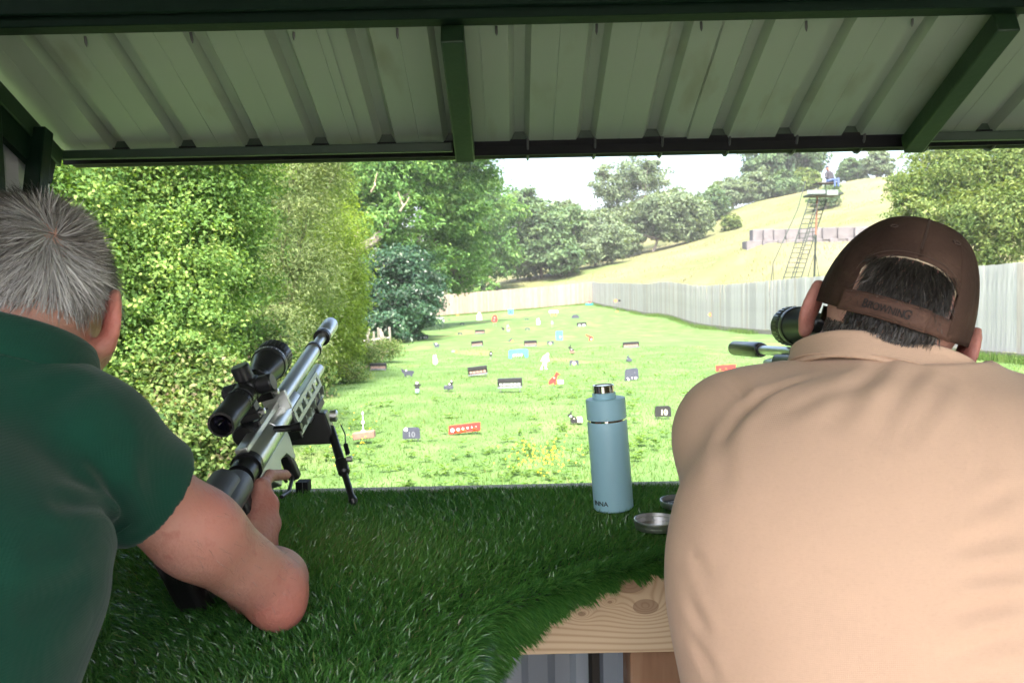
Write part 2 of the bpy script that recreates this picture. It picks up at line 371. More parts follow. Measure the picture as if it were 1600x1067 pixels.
# low front cladding under the bench
xx = []; 
def lowpanel(x0, x1, y, z0, z1):
    xs_ = []; hs = []; x = x0
    while x < x1 - .03:
        for dx, h in ((0, 0), (.015, -.02), (.045, -.02), (.06, 0)): xs_.append(x + dx); hs.append(h)
        x += .1
    xs_.append(x1); hs.append(0)
    n = len(xs_); v = [(xx_, y + h, z) for z in (z0, z1) for xx_, h in zip(xs_, hs)]
    me = bpy.data.meshes.new('front_panel'); me.from_pydata(v, [], [(i, i + 1, i + 1 + n, i + n) for i in range(n - 1)])
    o = link('front_panel', me, None, M['lower_cladding']); plant(o, sh); s = o.modifiers.new('thick', 'SOLIDIFY'); s.thickness = .0012
mb = MB(); mb.box(((XWL + XWR) / 2, 1.70, .865), (XWR - XWL, .03, .35)); mb.build('dark_gap_board', M['dark_timber'], sh, world=True)  # dark board added to stand in for the black shade under the bench
x = -1.34
while x < XWR - .2: lowpanel(x, min(x + .998, XWR), 1.68, .03, .74); x += 1.0
# ------------------------------------------------------------------ fences
def wood(name, cols, grain=.5, knots=None, scale=4, stretch=(6, 6, .5), rough=.85):
    m = mat(name, cols, scale, rough, bump=.25, bscale=scale * 3, stretch=stretch); return m
wood('grey_boards', [(.32, .305, .30), (.38, .365, .36), (.44, .425, .42)])
blend(M['grey_boards'], (.21, .17, .13), 1.3, .55, .75, .6, stretch=(5, 5, .35))
wood('tan_boards', [(.19, .15, .118), (.225, .185, .15), (.26, .22, .185)])
blend(M['tan_boards'], (.15, .095, .06), 1.1, .58, .75, .7, stretch=(5, 5, .3))
wood('gravel_board', [(.16, .15, .13), (.22, .2, .18)], stretch=(.5, .5, 6))
FH = 1.9
for base in ('grey_boards', 'tan_boards'):
    for k_, f_ in ((1, .88), (2, 1.10), (3, .95)):
        m2_ = M[base].copy(); m2_.name = base + '_%d' % k_; M[base + str(k_)] = m2_
        for nd in m2_.node_tree.nodes:
            if nd.type == 'VALTORGB':
                for el_ in nd.color_ramp.elements: c_ = el_.color; el_.color = (c_[0] * f_, c_[1] * f_ * (1.0 if k_ != 3 else .93), c_[2] * f_ * (1.0 if k_ != 3 else .86), 1)
def boardset(b): return [M[b], M[b + '1'], M[b + '2'], M[b + '3']]
def feather(w, h):
    """feather edged board: thicker along one edge, top a little out of square"""
    mb = MB(); mb._add([(-w / 2, 0, 0), (w / 2, 0, 0), (w / 2, .018, 0), (-w / 2, .007, 0), (-w / 2, 0, h), (w / 2, 0, h - .006), (w / 2, .018, h - .006), (-w / 2, .007, h)],
                       [(0, 1, 2, 3), (4, 7, 6, 5), (0, 4, 5, 1), (1, 5, 6, 2), (2, 6, 7, 3), (3, 7, 4, 0)]); return mb.mesh('board', 0)
fr = empty('board_fence', (XF(40), 40, H(XF(40), 40)), 'long silvery grey close board fence along the right side of the range', 'fence')
meshes = []
for k in range(8):
    me = feather(.165, 1.72); me.materials.append(boardset('grey_boards')[[0, 1, 2, 3, 0, 2, 0, 1][k]]); meshes.append(me)
yb = np.arange(12.2, 72.0, .15); ang = math.atan2(1, -.0459)
rest = MB()
for i, y in enumerate(yb):
    x = XF(y); z = float(H(x, y)) + .17; dz = RNG.normal() * .012
    if i < 240:
        o = bpy.data.objects.new('board', meshes[int(RNG.integers(8))]); COL.objects.link(o); o.location = (x - .01, y, z + dz); o.rotation_euler = (RNG.normal() * .006, RNG.normal() * .008, ang); plant(o, fr)
    else:
        T = np.eye(4); c, s_ = math.cos(ang), math.sin(ang); T[:3, :3] = [[c, -s_, 0], [s_, c, 0], [0, 0, 1]]; T[:3, 3] = (x - .01, y, z + dz); rest.T = T; rest.mi = int(RNG.integers(4))
        w, h = .165, 1.72
        rest._add([(-w / 2, 0, 0), (w / 2, 0, 0), (w / 2, .018, 0), (-w / 2, .007, 0), (-w / 2, 0, h), (w / 2, 0, h - .006), (w / 2, .018, h - .006), (-w / 2, .007, h)],
                  [(0, 1, 2, 3), (4, 7, 6, 5), (0, 4, 5, 1), (1, 5, 6, 2), (2, 6, 7, 3), (3, 7, 4, 0)])
rest.T = None; tag(rest.build('far_boards', boardset('grey_boards'), fr, 0, world=True), kind='stuff')
for i, y in enumerate(np.arange(12, 71, 2.4)):
    y2 = min(y + 2.39, 72); x, x2 = XF(y), XF(y2); a = np.array([x - .02, y, H(x, y) + .085]); b = np.array([x2 - .02, y2, H(x2, y2) + .085])
    mb = MB(); mb.bar(a, b, .03, .16); mb.build('gravel_board', M['gravel_board'], fr, world=True)
    mb = MB(); mb.box((x + .075, y, H(x, y) + .92), (.1, .1, 1.84)); mb.build('post', M['grey_boards'], fr, world=True)
    mb = MB(); mb.bar((x + .04, y, H(x, y) + 1.5), (x2 + .04, y2, H(x2, y2) + 1.5), .05, .07); mb.build('rail', M['grey_boards'], fr, world=True)
fb = empty('board_fence', (0, 72.2, H(0, 72.2)), 'warm tan board fence closing the far end of the range', 'fence')
bb = MB(); xs = np.arange(-12.5, 7.05, .15)
for x in xs:
    z = float(H(x, 72.2)); T = np.eye(4); T[:3, 3] = (x, 72.15, z + .06 + RNG.normal() * .012); bb.T = T; bb.mi = int(RNG.integers(4)); w, h = .165, FH - .06
    a = RNG.normal() * .004
    bb._add([(-w / 2, -.01, 0), (w / 2, -.028, 0), (w / 2, 0, 0), (-w / 2, 0, 0), (-w / 2 + a, -.01, h), (w / 2 + a, -.028, h - .006), (w / 2 + a, 0, h), (-w / 2 + a, 0, h)], [(0, 3, 2, 1), (4, 5, 6, 7), (0, 1, 5, 4), (1, 2, 6, 5), (2, 3, 7, 6), (3, 0, 4, 7)])
bb.T = None; tag(bb.build('boards', boardset('tan_boards'), fb, 0, world=True), kind='stuff')
for x in np.arange(-12, 7, 2.4):
    mb = MB(); mb.box((x, 72.25, H(x, 72.25) + .9), (.1, .1, 1.8)); mb.build('post', M['tan_boards'], fb, world=True)
for hz in (.4, 1.5):
    for x in np.arange(-12, 6.9, 2.4):
        mb = MB(); mb.bar((x, 72.18, H(x, 72.2) + hz), (x + 2.39, 72.18, H(x + 2.39, 72.2) + hz), .05, .08); mb.build('rail', M['tan_boards'], fb, world=True)
# leaning picket remains by the hedge
pp = at(592, 523, 26.0); pz = H(pp[0], 26.0)
pk = empty('picket_fence', (pp[0], 26, pz), 'short run of leaning grey pickets at the foot of the hedge', 'fence')
for i in range(7):
    x0 = pp[0] + (i - 3.2) * .13; mb = MB(); lean = RNG.normal() * .10 - .05; h = .42 + RNG.random() * .28
    mb.bar((x0, 26 + RNG.normal() * .06, pz - .05), (x0 + lean * h * 1.5, 26, pz + h), .07, .02, (0, 1, 0)); mb.build('picket', M['gravel_board'], pk, world=True)
mb = MB(); mb.bar((pp[0] - .62, 26.03, pz + .22), (pp[0] + .35, 26.03, pz + .33), .03, .05); mb.build('rail', M['grey_boards'], pk, world=True)

# ------------------------------------------------------------------ concrete block wall on the hill
mat('block_concrete', [(.10, .094, .10), (.13, .123, .128), (.16, .152, .156)], 1.2, .95, bump=.6, bscale=9)
blend(M['block_concrete'], (.085, .075, .07), 2.0, .55, .75, .7)
bw = empty('block_wall', tuple(at(1250, 380, 62)), 'wall of large grey concrete blocks two courses high on the hillside behind the ladder tower', 'wall')
DW = float(ground(1170, 387)[1]) + .6
def block(c, sx, sy, sz, rz):
    mb = MB(); M3 = np.array(Matrix.Rotation(rz, 3, 'Z')); mb.box(c, (sx, sy, sz), M3); mb.build('block', M['block_concrete'], bw, world=True, bevel=.03, seg=2)
xa = [1174, 1191, 1207, 1226, 1247, 1268, 1282, 1306, 1332, 1356, 1380]
for i, (a, b) in enumerate(zip(xa[:-1], xa[1:])):
    d = DW - .25 * i; ytop = 360 - (a - 1174) * .03; ybot = 378 - (a - 1174) * .03
    p0 = at(a, ybot, d); p1 = at(b, ybot, d - .25); pt = at((a + b) / 2, ytop + RNG.normal() * .6, d)
    c = (p0 + p1) / 2; hz_ = pt[2] - c[2]; block((c[0], d + RNG.normal() * .02, c[2] + hz_ / 2), np.linalg.norm(p1 - p0) + .01, 1.0, hz_ + .04, RNG.normal() * .012)
xa = [1163, 1188, 1213, 1240, 1266, 1292, 1320, 1348, 1376]
for i, (a, b) in enumerate(zip(xa[:-1], xa[1:])):
    d = DW - .3 - .25 * i; yb_ = 386 - (a - 1163) * .03; p0 = at(a, yb_, d); p1 = at(b, yb_, d); pt = at((a + b) / 2, 377 - (a - 1163) * .03, d); c = (p0 + p1) / 2
    block((c[0], d, (c[2] + pt[2]) / 2 - .25), np.linalg.norm(p1 - p0) + .01, 1.3, pt[2] - c[2] + .5, RNG.normal() * .02)

# ------------------------------------------------------------------ ladder tower with seated person
plain('tower_green', (.018, .03, .022), .6); plain('tower_rust', (.22, .10, .06), .8); plain('pale_panel', (.16, .20, .19), .5)
TD = 44.0
def tp(px, py, d=TD): return at(px, py, d)
foot = tp(1272, 441); foot[2] = H(foot[0], TD)
tw = empty('ladder_tower', tuple(foot), 'tall steel high seat tower with two sloping ladders and a green platform on the hillside', 'tower')
top = tp(1277, 306)
mb = MB(); mid = foot + (top - foot) * .55; mb.cyl(foot, mid, .055, n=10); mb.build('mast', M['tower_green'], tw, world=True)
mb = MB(); mb.cyl(mid, top, .05, n=10); o = mb.build('mast', M['tower_rust'], tw, world=True); o['label'] = 'rusty upper mast'
for px in (1258, 1281):
    b_ = tp(px, 433, TD - .6); b_[2] = H(b_[0], TD - .6) - .05
    mb = MB(); mb.cyl(b_, tp(1274, 391), .022, n=6); mb.build('stay', M['tower_green'], tw, world=True)
def ladder(pb, pt, w, rungs):
    pb = np.asarray(pb, float); pt = np.asarray(pt, float); e = np.array([w, 0, 0])
    for s_ in (0, 1):
        mb = MB(); mb.cyl(pb + e * s_, pt + e * s_, .032, n=6); mb.build('ladder_rail', M['tower_green'], tw, world=True)
    for i in range(rungs):
        q = pb + (pt - pb) * (i + .6) / rungs; mb = MB(); mb.cyl(q, q + e, .024, n=6); mb.build('rung', M['tower_green'], tw, world=True)
q = tp(1213, 443, TD - 2.2); q[2] = H(q[0], TD - 2.2) - .1
ladder(q, tp(1265, 310, TD - .4), .55, 21)
q = tp(1229, 444, TD - 1.0); q[2] = H(q[0], TD - 1.0) - .1
ladder(q, tp(1277, 312, TD + .6), .5, 21)
q = tp(1201, 444, TD - 2.4); q[2] = H(q[0], TD - 2.4) - .1
mb = MB(); mb.tube([q, tp(1208, 411, TD - 2.2), tp(1246, 328, TD - .6), tp(1259, 282, TD - .4)], .026, 6); mb.build('handrail', M['tower_green'], tw, world=True)
q2 = tp(1210, 444, TD - 2.2); q2[2] = H(q2[0], TD - 2.2) - .1
mb = MB(); mb.cyl(q2, tp(1208, 411, TD - 2.2), .016, n=6); mb.build('handrail_post', M['tower_green'], tw, world=True)
pc = tp(1286, 305); 
mb = MB(); mb.box((pc[0], TD, pc[2]), (1.62, 1.4, .12)); mb.build('platform', M['tower_green'], tw, world=True, bevel=.02)
pa = tp(1278, 300, TD - .68); mb = MB(); mb.box((pa[0] - .1, TD - .69, pa[2]), (.95, .03, .20)); mb.build('side_panel', M['pale_panel'], tw, world=True)
pa = tp(1300, 301, TD - .68); mb = MB(); mb.box((pa[0] + .02, TD - .69, pa[2]), (.58, .03, .26)); o = mb.build('side_panel', M['pale_panel'], tw, world=True); o['label'] = 'pale side panel'
pa = tp(1291, 287); mb = MB(); mb.box((pa[0], TD, pa[2]), (1.2, .7, .06)); mb.build('seat_board', M['dark_timber'], tw, world=True)
for px in (1278, 1290, 1304):
    mb = MB(); mb.cyl(tp(px, 304, TD - .3), tp(px, 288, TD - .3), .022, n=6); mb.build('seat_post', M['tower_green'], tw, world=True)
mb = MB(); mb.cyl(tp(1262, 303, TD), tp(1259, 282, TD - .4), .015, n=6); mb.build('rail_post', M['tower_green'], tw, world=True)
# ------------------------------------------------------------------ trees, bushes
leaf_mat('maple_leaf', [(0.0486, 0.1068, 0.0267), (0.094, 0.1831, 0.0446), (0.162, 0.2669, 0.0668), (0.2754, 0.3584, 0.104)], .35)
leaf_mat('willow_leaf', [(0.075, 0.125, 0.0438), (0.125, 0.1812, 0.0688), (0.1812, 0.2313, 0.1), (0.2375, 0.2812, 0.125)], .35)
leaf_mat('yellow_leaf', [(0.108, 0.18, 0.03), (0.168, 0.252, 0.042), (0.24, 0.324, 0.06)], .45)
leaf_mat('ash_leaf', [(0.042, 0.112, 0.0308), (0.077, 0.175, 0.049), (0.126, 0.245, 0.0672), (0.175, 0.294, 0.084)], .35)
leaf_mat('holly_leaf', [(0.012, 0.0384, 0.0192), (0.024, 0.066, 0.0336), (0.048, 0.114, 0.048)], .2, rough=.35, spec=.4)
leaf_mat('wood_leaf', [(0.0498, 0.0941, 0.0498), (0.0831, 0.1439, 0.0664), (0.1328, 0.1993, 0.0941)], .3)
leaf_mat('hazed_wood_leaf', [(0.0862, 0.1318, 0.0811), (0.1268, 0.1775, 0.1014), (0.1724, 0.2231, 0.1268)], .3)  # far trees: distance haze put into the leaf colour as a paler tone
leaf_mat('thorn_leaf', [(0.049, 0.091, 0.0252), (0.091, 0.147, 0.042), (0.154, 0.21, 0.063), (0.224, 0.266, 0.091)], .35)
leaf_mat('bramble_leaf', [(0.036, 0.084, 0.024), (0.084, 0.144, 0.036), (0.144, 0.204, 0.06), (0.24, 0.192, 0.12)], .3)
leaf_mat('weed_leaf', [(.08, .16, .04), (.12, .21, .055), (.16, .25, .08)], .45)
leaf_mat('grass_blade', [(.05, .11, .022), (.08, .155, .035), (.12, .19, .05), (.2, .19, .09)], .3)
leaf_mat('yellow_petal', [(.6, .45, .02), (.75, .6, .05)], .2)
mat('bark', [(.09, .075, .06), (.15, .13, .11), (.22, .2, .17)], 4, .95, bump=.7, bscale=14, stretch=(1, 1, .3))
mat('twig_bark', [(.2, .16, .11), (.32, .27, .2)], 8, .9)
def rdir(n, r): v = r.normal(size=(n, 3)); return v / np.linalg.norm(v, axis=1, keepdims=True)
def leaves_mesh(name, C, Nrm, L, Wd, r, droop=.3, along=None):
    n = len(C); L = L * r.uniform(.5, 1.5, n)[:, None]; Wd = Wd * r.uniform(.7, 1.25, n)[:, None]
    u = rdir(n, r); u[:, 2] -= droop
    if along is not None: u = u * .5 + along
    u = u - Nrm * (u * Nrm).sum(1, keepdims=True); u /= np.linalg.norm(u, axis=1, keepdims=True) + 1e-9
    v = np.cross(Nrm, u); fold = Nrm * (Wd * r.uniform(.0, .35, n)[:, None])
    V = np.stack([C - u * L * .5, C + v * Wd * .5 + fold, C + u * L * .5 - Nrm * L * .08, C - v * Wd * .5 + fold], 1).reshape(-1, 3)
    F = np.arange(4 * n).reshape(n, 4); return mesh_np(name, V, F)
def crown_points(lobes, n, r, per=26, csize=.14, shell=.22, lump=.22, inner=.12):
    """lobes: (centre, radii). Leaves gather in sprays scattered through the outer shell, fewer inside."""
    vol = np.array([np.prod(b) ** (2 / 3) for _, b in lobes]); vol /= vol.sum(); nc = max(n // per, 1)
    which = r.choice(len(lobes), nc, p=vol); cen = np.array([a for a, _ in lobes])[which]; rad = np.array([b for _, b in lobes])[which]
    d = rdir(nc, r); d[:, 2] += .12; d /= np.linalg.norm(d, axis=1, keepdims=True)
    s = 1 - np.abs(r.normal(size=nc)) * shell; s = np.where(r.random(nc) < inner, r.uniform(.2, .8, nc), s)
    s *= 1 + lump * sn(d, int(r.integers(1e6)), 4.0) * .6 + r.normal(size=nc) * .05
    P = cen + d * rad * s[:, None]
    tintc = r.normal(size=nc) * .19
    k = np.repeat(np.arange(nc), per); m = len(k)
    off = r.normal(size=(m, 3)) * np.array([1, 1, .55]) * csize * rad.mean(1)[k][:, None]
    out = d[k] * .55 + rdir(m, r) * .75 + np.array([0, 0, .45]); out /= np.linalg.norm(out, axis=1, keepdims=True)
    return P[k] + off, out, np.clip(.48 + tintc[k] + r.normal(size=m) * .17, 0, 1), d[k]
def limb(mb, a, b, r0, r1, r, n=5, wob=.06, sides=7):
    a = np.asarray(a, float); b = np.asarray(b, float); L = np.linalg.norm(b - a); pts = []
    for i in range(n):
        t = i / (n - 1); pts.append(a + (b - a) * t + r.normal(size=3) * L * wob * math.sin(math.pi * t) * .7)
    mb.tube(pts, [r0 + (r1 - r0) * i / (n - 1) for i in range(n)], sides); return pts
def make_tree(name, label, cat, base, lobes, n, leaf, lm, trunk_r=.15, group=None, seed=1, per=26, csize=.14, shell=.22, lump=.22, inner=.12, droop=.3, part='trunk', limbs=True, bark='bark', clipf=None):
    r = np.random.default_rng(seed); base = np.asarray(base, float)
    t = empty(name, tuple(base), label, cat, group)
    C, N_, tint, d = crown_points(lobes, n, r, per, csize, shell, lump, inner)
    gz = H(C[:, 0], C[:, 1]); keep = C[:, 2] > gz + .02
    if clipf is not None: keep &= clipf(C)
    C, N_, tint, d = C[keep], N_[keep], tint[keep], d[keep]
    me = leaves_mesh('crown', C, N_, leaf[0], leaf[1], r, droop, d * .4); face_attr(me, 'tint', tint)
    plant(link('crown', me, None, M[lm]), t)
    mb = MB(); cs = np.array([a for a, _ in lobes]); mean = cs.mean(0)
    fork = base + (mean - base) * .45; limb(mb, base - [0, 0, .1], fork, trunk_r, trunk_r * .7, r, 5, .05)
    if limbs:
        for a, b in lobes[:9]:
            p = limb(mb, fork, np.asarray(a) + np.array([0, 0, .2]) * b[2], trunk_r * .55, trunk_r * .16, r, 5, .09)
            for q in range(2):
                e = np.asarray(a) + rdir(1, r)[0] * np.asarray(b) * .8; limb(mb, p[2 + q], e, trunk_r * .2, trunk_r * .05, r, 4, .1, 5)
    mb.build(part, M[bark], t, world=True); return t
def pl(px, py, d, rx, ry, rd=None):
    """a crown lobe from its outline in the picture: centre, half sizes in px, at Y metres"""
    c = at(px, py, d); k = d / FPX; return (c, np.array([rx * k, (rd if rd else (rx + ry) / 2 * k), ry * k]))

HG = 'bushes of the hedge along the left side'
lb = [pl(150, 330, 7.2, 150, 150), pl(260, 300, 7.6, 130, 130), pl(330, 420, 7.8, 90, 120), pl(230, 470, 6.9, 130, 130), pl(130, 560, 6.6, 160, 120), pl(290, 590, 6.6, 90, 110), pl(350, 280, 8.2, 80, 90), pl(60, 400, 6.4, 140, 220), pl(240, 180, 7.6, 200, 110)]
b0 = at(150, 700, 7.3); make_tree('hedge_bush', 'broad dark green small leaved bush behind the grey haired man', 'bush', (b0[0], 7.3, H(b0[0], 7.3)), lb, 210000, (.035, .024), 'maple_leaf', .05, HG, 21, per=44, csize=.105, shell=.30, lump=.5, inner=.2, part='stem', bark='twig_bark')
lb = [pl(450, 320, 11.5, 85, 100), pl(470, 430, 11.5, 80, 90), pl(420, 250, 12.0, 90, 70), pl(500, 270, 12.5, 60, 75), pl(400, 480, 11.0, 60, 80), pl(480, 180, 12, 110, 80), pl(450, 540, 11.0, 70, 60)]
b0 = at(440, 640, 11.5); make_tree('hedge_bush', 'pale grey green feathery willow like bush in the middle of the hedge', 'bush', (b0[0], 11.5, H(b0[0], 11.5)), lb, 90000, (.06, .012), 'willow_leaf', .05, HG, 22, per=40, csize=.19, shell=.26, lump=.32, inner=.2, droop=.1, part='stem', bark='twig_bark')
lb = [pl(525, 400, 14.5, 45, 75), pl(545, 470, 15, 28, 60), pl(505, 500, 14.0, 50, 60), pl(510, 320, 15.5, 40, 60), pl(540, 540, 14.5, 30, 40), pl(500, 560, 13.6, 40, 50)]
b0 = at(520, 580, 14.6); make_tree('hedge_bush', 'sunlit yellow green bush at the far end of the hedge', 'bush', (b0[0], 14.6, H(b0[0], 14.6)), lb, 64000, (.06, .022), 'yellow_leaf', .05, HG, 23, per=30, csize=.2, shell=.25, lump=.3, inner=.2, part='stem', bark='twig_bark')
lb = [pl(300, 640, 6.4, 100, 90), pl(400, 610, 8.0, 80, 70), pl(340, 710, 6.0, 70, 60), pl(250, 700, 5.9, 90, 80), pl(440, 600, 9.6, 50, 50), pl(480, 590, 11.4, 40, 38), pl(385, 570, 8.3, 80, 70)]
b0 = at(360, 700, 7.2); make_tree('bramble_thicket', 'tangled low bramble thicket with reddish leaves at the foot of the hedge beside the rifle', 'thicket', (b0[0] - .3, 7.2, H(b0[0] - .3, 7.2)), lb, 80000, (.042, .028), 'bramble_leaf', .02, None, 24, per=18, csize=.2, shell=.3, lump=.35, inner=.2, part='stem', bark='twig_bark')
lb = [pl(600, 545, 18, 30, 18), pl(570, 560, 15.8, 28, 22), pl(548, 585, 13.6, 28, 22)]
b0 = at(575, 570, 16); make_tree('dry_thicket', 'dry pinkish brown weed thicket under the leaning pickets', 'thicket', (b0[0], 16, H(b0[0], 16)), lb, 9000, (.05, .02), 'bramble_leaf', .01, None, 25, per=14, csize=.3, shell=.4, lump=.3, part='stem', bark='twig_bark')
# big ash trees left of the far fence, dark evergreen below
lb = [pl(560, 280, 40, 75, 60), pl(640, 260, 42, 75, 60), pl(600, 350, 40, 70, 50), pl(690, 330, 44, 55, 60), pl(650, 420, 43, 55, 40), pl(520, 330, 40, 45, 70), pl(715, 280, 46, 50, 50), pl(720, 400, 46, 40, 60), pl(610, 200, 42, 130, 60), pl(700, 220, 45, 70, 50), pl(540, 420, 40, 30, 40)]
b0 = at(600, 480, 42)
t = make_tree('ash_tree', 'tall mid green ash tree rising above the far end of the hedge', 'tree', (b0[0] - .6, 42, H(b0[0] - .6, 42)), lb, 90000, (.24, .11), 'ash_leaf', .32, None, 31, per=34, csize=.12, shell=.25, lump=.34, inner=.12, droop=.35)
mb = MB(); r_ = np.random.default_rng(3); limb(mb, at(548, 402, 38), at(592, 368, 38.5), .26, .2, r_, 5, .03); limb(mb, at(592, 368, 38.5), at(640, 300, 40), .18, .08, r_, 5, .06); o = mb.build('branch', M['bark'], t, world=True); o['label'] = 'bare pale limb leaning out of the foliage'
mb = MB(); limb(mb, at(725, 437, 46), at(690, 395, 45), .3, .2, r_, 5, .04); limb(mb, at(690, 395, 45), at(660, 330, 44), .2, .08, r_, 5, .05); mb.build('branch', M['bark'], t, world=True)
for a, b in (((562, 380), (552, 330)), ((560, 372), (540, 355)), ((632, 322), (622, 300)), ((625, 330), (640, 308)), ((580, 300), (590, 270))):
    mb = MB(); limb(mb, at(*a, 38.2), at(*b, 38.2), .06, .02, r_, 4, .12, 5); mb.build('branch', M['twig_bark'], t, world=True)
lb = [pl(610, 430, 34, 55, 45), pl(640, 480, 33, 45, 40), pl(585, 480, 33, 45, 45), pl(660, 455, 36, 35, 35), pl(600, 510, 31, 45, 25), pl(640, 512, 33, 22, 18)]
b0 = at(610, 515, 33); make_tree('evergreen_bush', 'dark glossy evergreen bush between the sunlit hedge and the tan fence', 'bush', (b0[0], 33, H(b0[0], 33)), lb, 48000, (.15, .08), 'holly_leaf', .1, None, 32, per=40, csize=.18, shell=.34, lump=.6, part='stem')
lb = [pl(745, 330, 90, 45, 70), pl(770, 400, 92, 40, 40), pl(735, 400, 90, 40, 40), pl(790, 340, 96, 30, 35), pl(740, 450, 88, 40, 16)]
b0 = at(750, 445, 90); make_tree('thin_tree', 'light leafed thin tree just right of the tall ash tree', 'tree', (b0[0], 90, H(b0[0], 90)), lb, 15000, (.5, .26), 'ash_leaf', .3, None, 33, per=22, csize=.14, lump=.35)
WG = 'trees along the foot of the hillside'
def wtree(label, d, base, lobes, n, leaf, lm, seed, name='woodland_tree', cat='tree', group=WG, **k):
    b = at(base[0], base[1], d); make_tree(name, label, cat, (b[0], d, H(b[0], d)), [pl(a, b_, d + dd, c, e) for a, b_, c, e, dd in lobes], n, leaf, lm, d * .002, group, seed, **k)
wtree('round dark green tree behind the tan fence, left of the pale slender tree', 100, (845, 425), [(845, 370, 45, 45, 0), (820, 330, 32, 32, 2), (870, 400, 40, 28, -2), (815, 400, 35, 32, 0), (885, 360, 30, 35, 3)], 22000, (.5, .3), 'wood_leaf', 41)
wtree('small blue green tree peeping out above the round dark tree', 125, (880, 400), [(880, 340, 28, 26, 0), (905, 360, 25, 30, 2), (860, 330, 16, 14, 0)], 9000, (.55, .3), 'hazed_wood_leaf', 42)
wtree('low grey green bush at the bottom of the hillside beside the round dark tree', 104, (930, 400), [(930, 370, 40, 38, 0), (915, 395, 30, 22, -2), (955, 385, 30, 24, 0)], 12000, (.45, .25), 'hazed_wood_leaf', 43, name='woodland_bush', cat='bush')
wtree('tall slender pale tree with an open crown standing above the hillside bushes', 118, (975, 395), [(950, 300, 28, 40, 0), (985, 280, 38, 34, 0), (1020, 285, 30, 38, 2), (970, 330, 40, 30, 0), (1010, 262, 24, 18, 0), (940, 275, 18, 18, 0), (965, 355, 30, 30, 0)], 13000, (.42, .24), 'hazed_wood_leaf', 44, shell=.42, lump=.55, per=30, csize=.13, limbs=True)
wtree('broad blue green domed tree on the lower hillside with a dark hollow beneath', 112, (1020, 390), [(1050, 330, 50, 32, 0), (1005, 345, 30, 30, 2), (1085, 340, 28, 26, 0), (1060, 360, 40, 18, 0), (985, 375, 20, 22, 0)], 22000, (.5, .3), 'hazed_wood_leaf', 45)
for i, (px, py, rx, ry, d, lm, lab) in enumerate([(1110, 318, 26, 26, 128, 'wood_leaf', 'shrub just right of the domed tree on the slope'), (1145, 300, 24, 20, 132, 'hazed_wood_leaf', 'greyish shrub in the middle of the slope line'),
        (1180, 292, 28, 24, 134, 'hazed_wood_leaf', 'pale blossoming shrub under the hilltop oak'), (1222, 288, 26, 20, 134, 'wood_leaf', 'dark shrub at the foot of the hilltop oak'), (1258, 283, 22, 18, 136, 'thorn_leaf', 'olive shrub left of the ladder tower platform'), (1128, 300, 20, 16, 136, 'thorn_leaf', 'olive shrub at the back of the slope line')]):
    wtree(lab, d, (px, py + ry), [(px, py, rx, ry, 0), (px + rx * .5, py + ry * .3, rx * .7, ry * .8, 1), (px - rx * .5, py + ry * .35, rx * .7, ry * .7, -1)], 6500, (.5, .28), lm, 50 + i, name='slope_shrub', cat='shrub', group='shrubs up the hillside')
wtree('small lone pale green bush halfway up the slope left of the block wall', float(ground(1142, 360)[1]), (1142, 358), [(1142, 346, 14, 12, 0), (1135, 352, 10, 8, 0), (1150, 352, 9, 7, 0)], 3500, (.3, .16), 'thorn_leaf', 60, name='slope_shrub', cat='shrub', group='shrubs up the hillside')
wtree('large dark oak on the hilltop reaching up to the gutter', 140, (1222, 300), [(1200, 255, 38, 34, 0), (1250, 245, 36, 26, 0), (1225, 225, 45, 26, 0), (1180, 280, 22, 24, 0), (1272, 255, 16, 20, 0), (1240, 275, 36, 20, 0)], 20000, (.7, .42), 'wood_leaf', 61, name='hilltop_oak', group=None, shell=.28, lump=.4, per=18)
wtree('small round tree on the crest right of the tower', 140, (1328, 287), [(1328, 265, 17, 18, 0), (1318, 275, 12, 10, 0), (1338, 276, 12, 10, 0)], 5000, (.55, .35), 'wood_leaf', 62, name='crest_tree', group=None)
wtree('grey green tree on the crest beside the right hand rafter end', 135, (1370, 278), [(1368, 255, 17, 22, 0), (1382, 262, 13, 16, 0), (1358, 268, 10, 10, 0)], 5500, (.5, .3), 'hazed_wood_leaf', 63, name='crest_tree', group=None)
wtree('low rounded bush on the slope directly under the tower platform', float(ground(1290, 326)[1]), (1290, 324), [(1290, 310, 24, 14, 0), (1300, 300, 14, 14, 0), (1275, 315, 14, 9, 0)], 7000, (.24, .13), 'wood_leaf', 64, name='slope_shrub', cat='shrub', group='shrubs up the hillside')
lb = [pl(1470, 290, 36, 60, 40), pl(1540, 270, 35, 70, 45), pl(1440, 330, 35, 50, 28), pl(1510, 340, 34, 60, 40), pl(1580, 340, 33, 60, 55), pl(1550, 390, 33, 45, 30), pl(1430, 290, 37, 45, 30), pl(1600, 250, 35, 80, 60), pl(1480, 245, 37, 60, 30), pl(1650, 330, 33, 60, 70), pl(1480, 370, 34, 24, 14), pl(1412, 312, 35, 22, 14)]
b0 = at(1560, 410, 34); make_tree('hawthorn_tree', 'spreading olive green hawthorn tree on the hillside behind the capped man', 'tree', (b0[0], 34, H(b0[0], 34)), lb, 60000, (.17, .075), 'thorn_leaf', .2, None, 65, per=26, csize=.16, shell=.35, lump=.4, inner=.2)
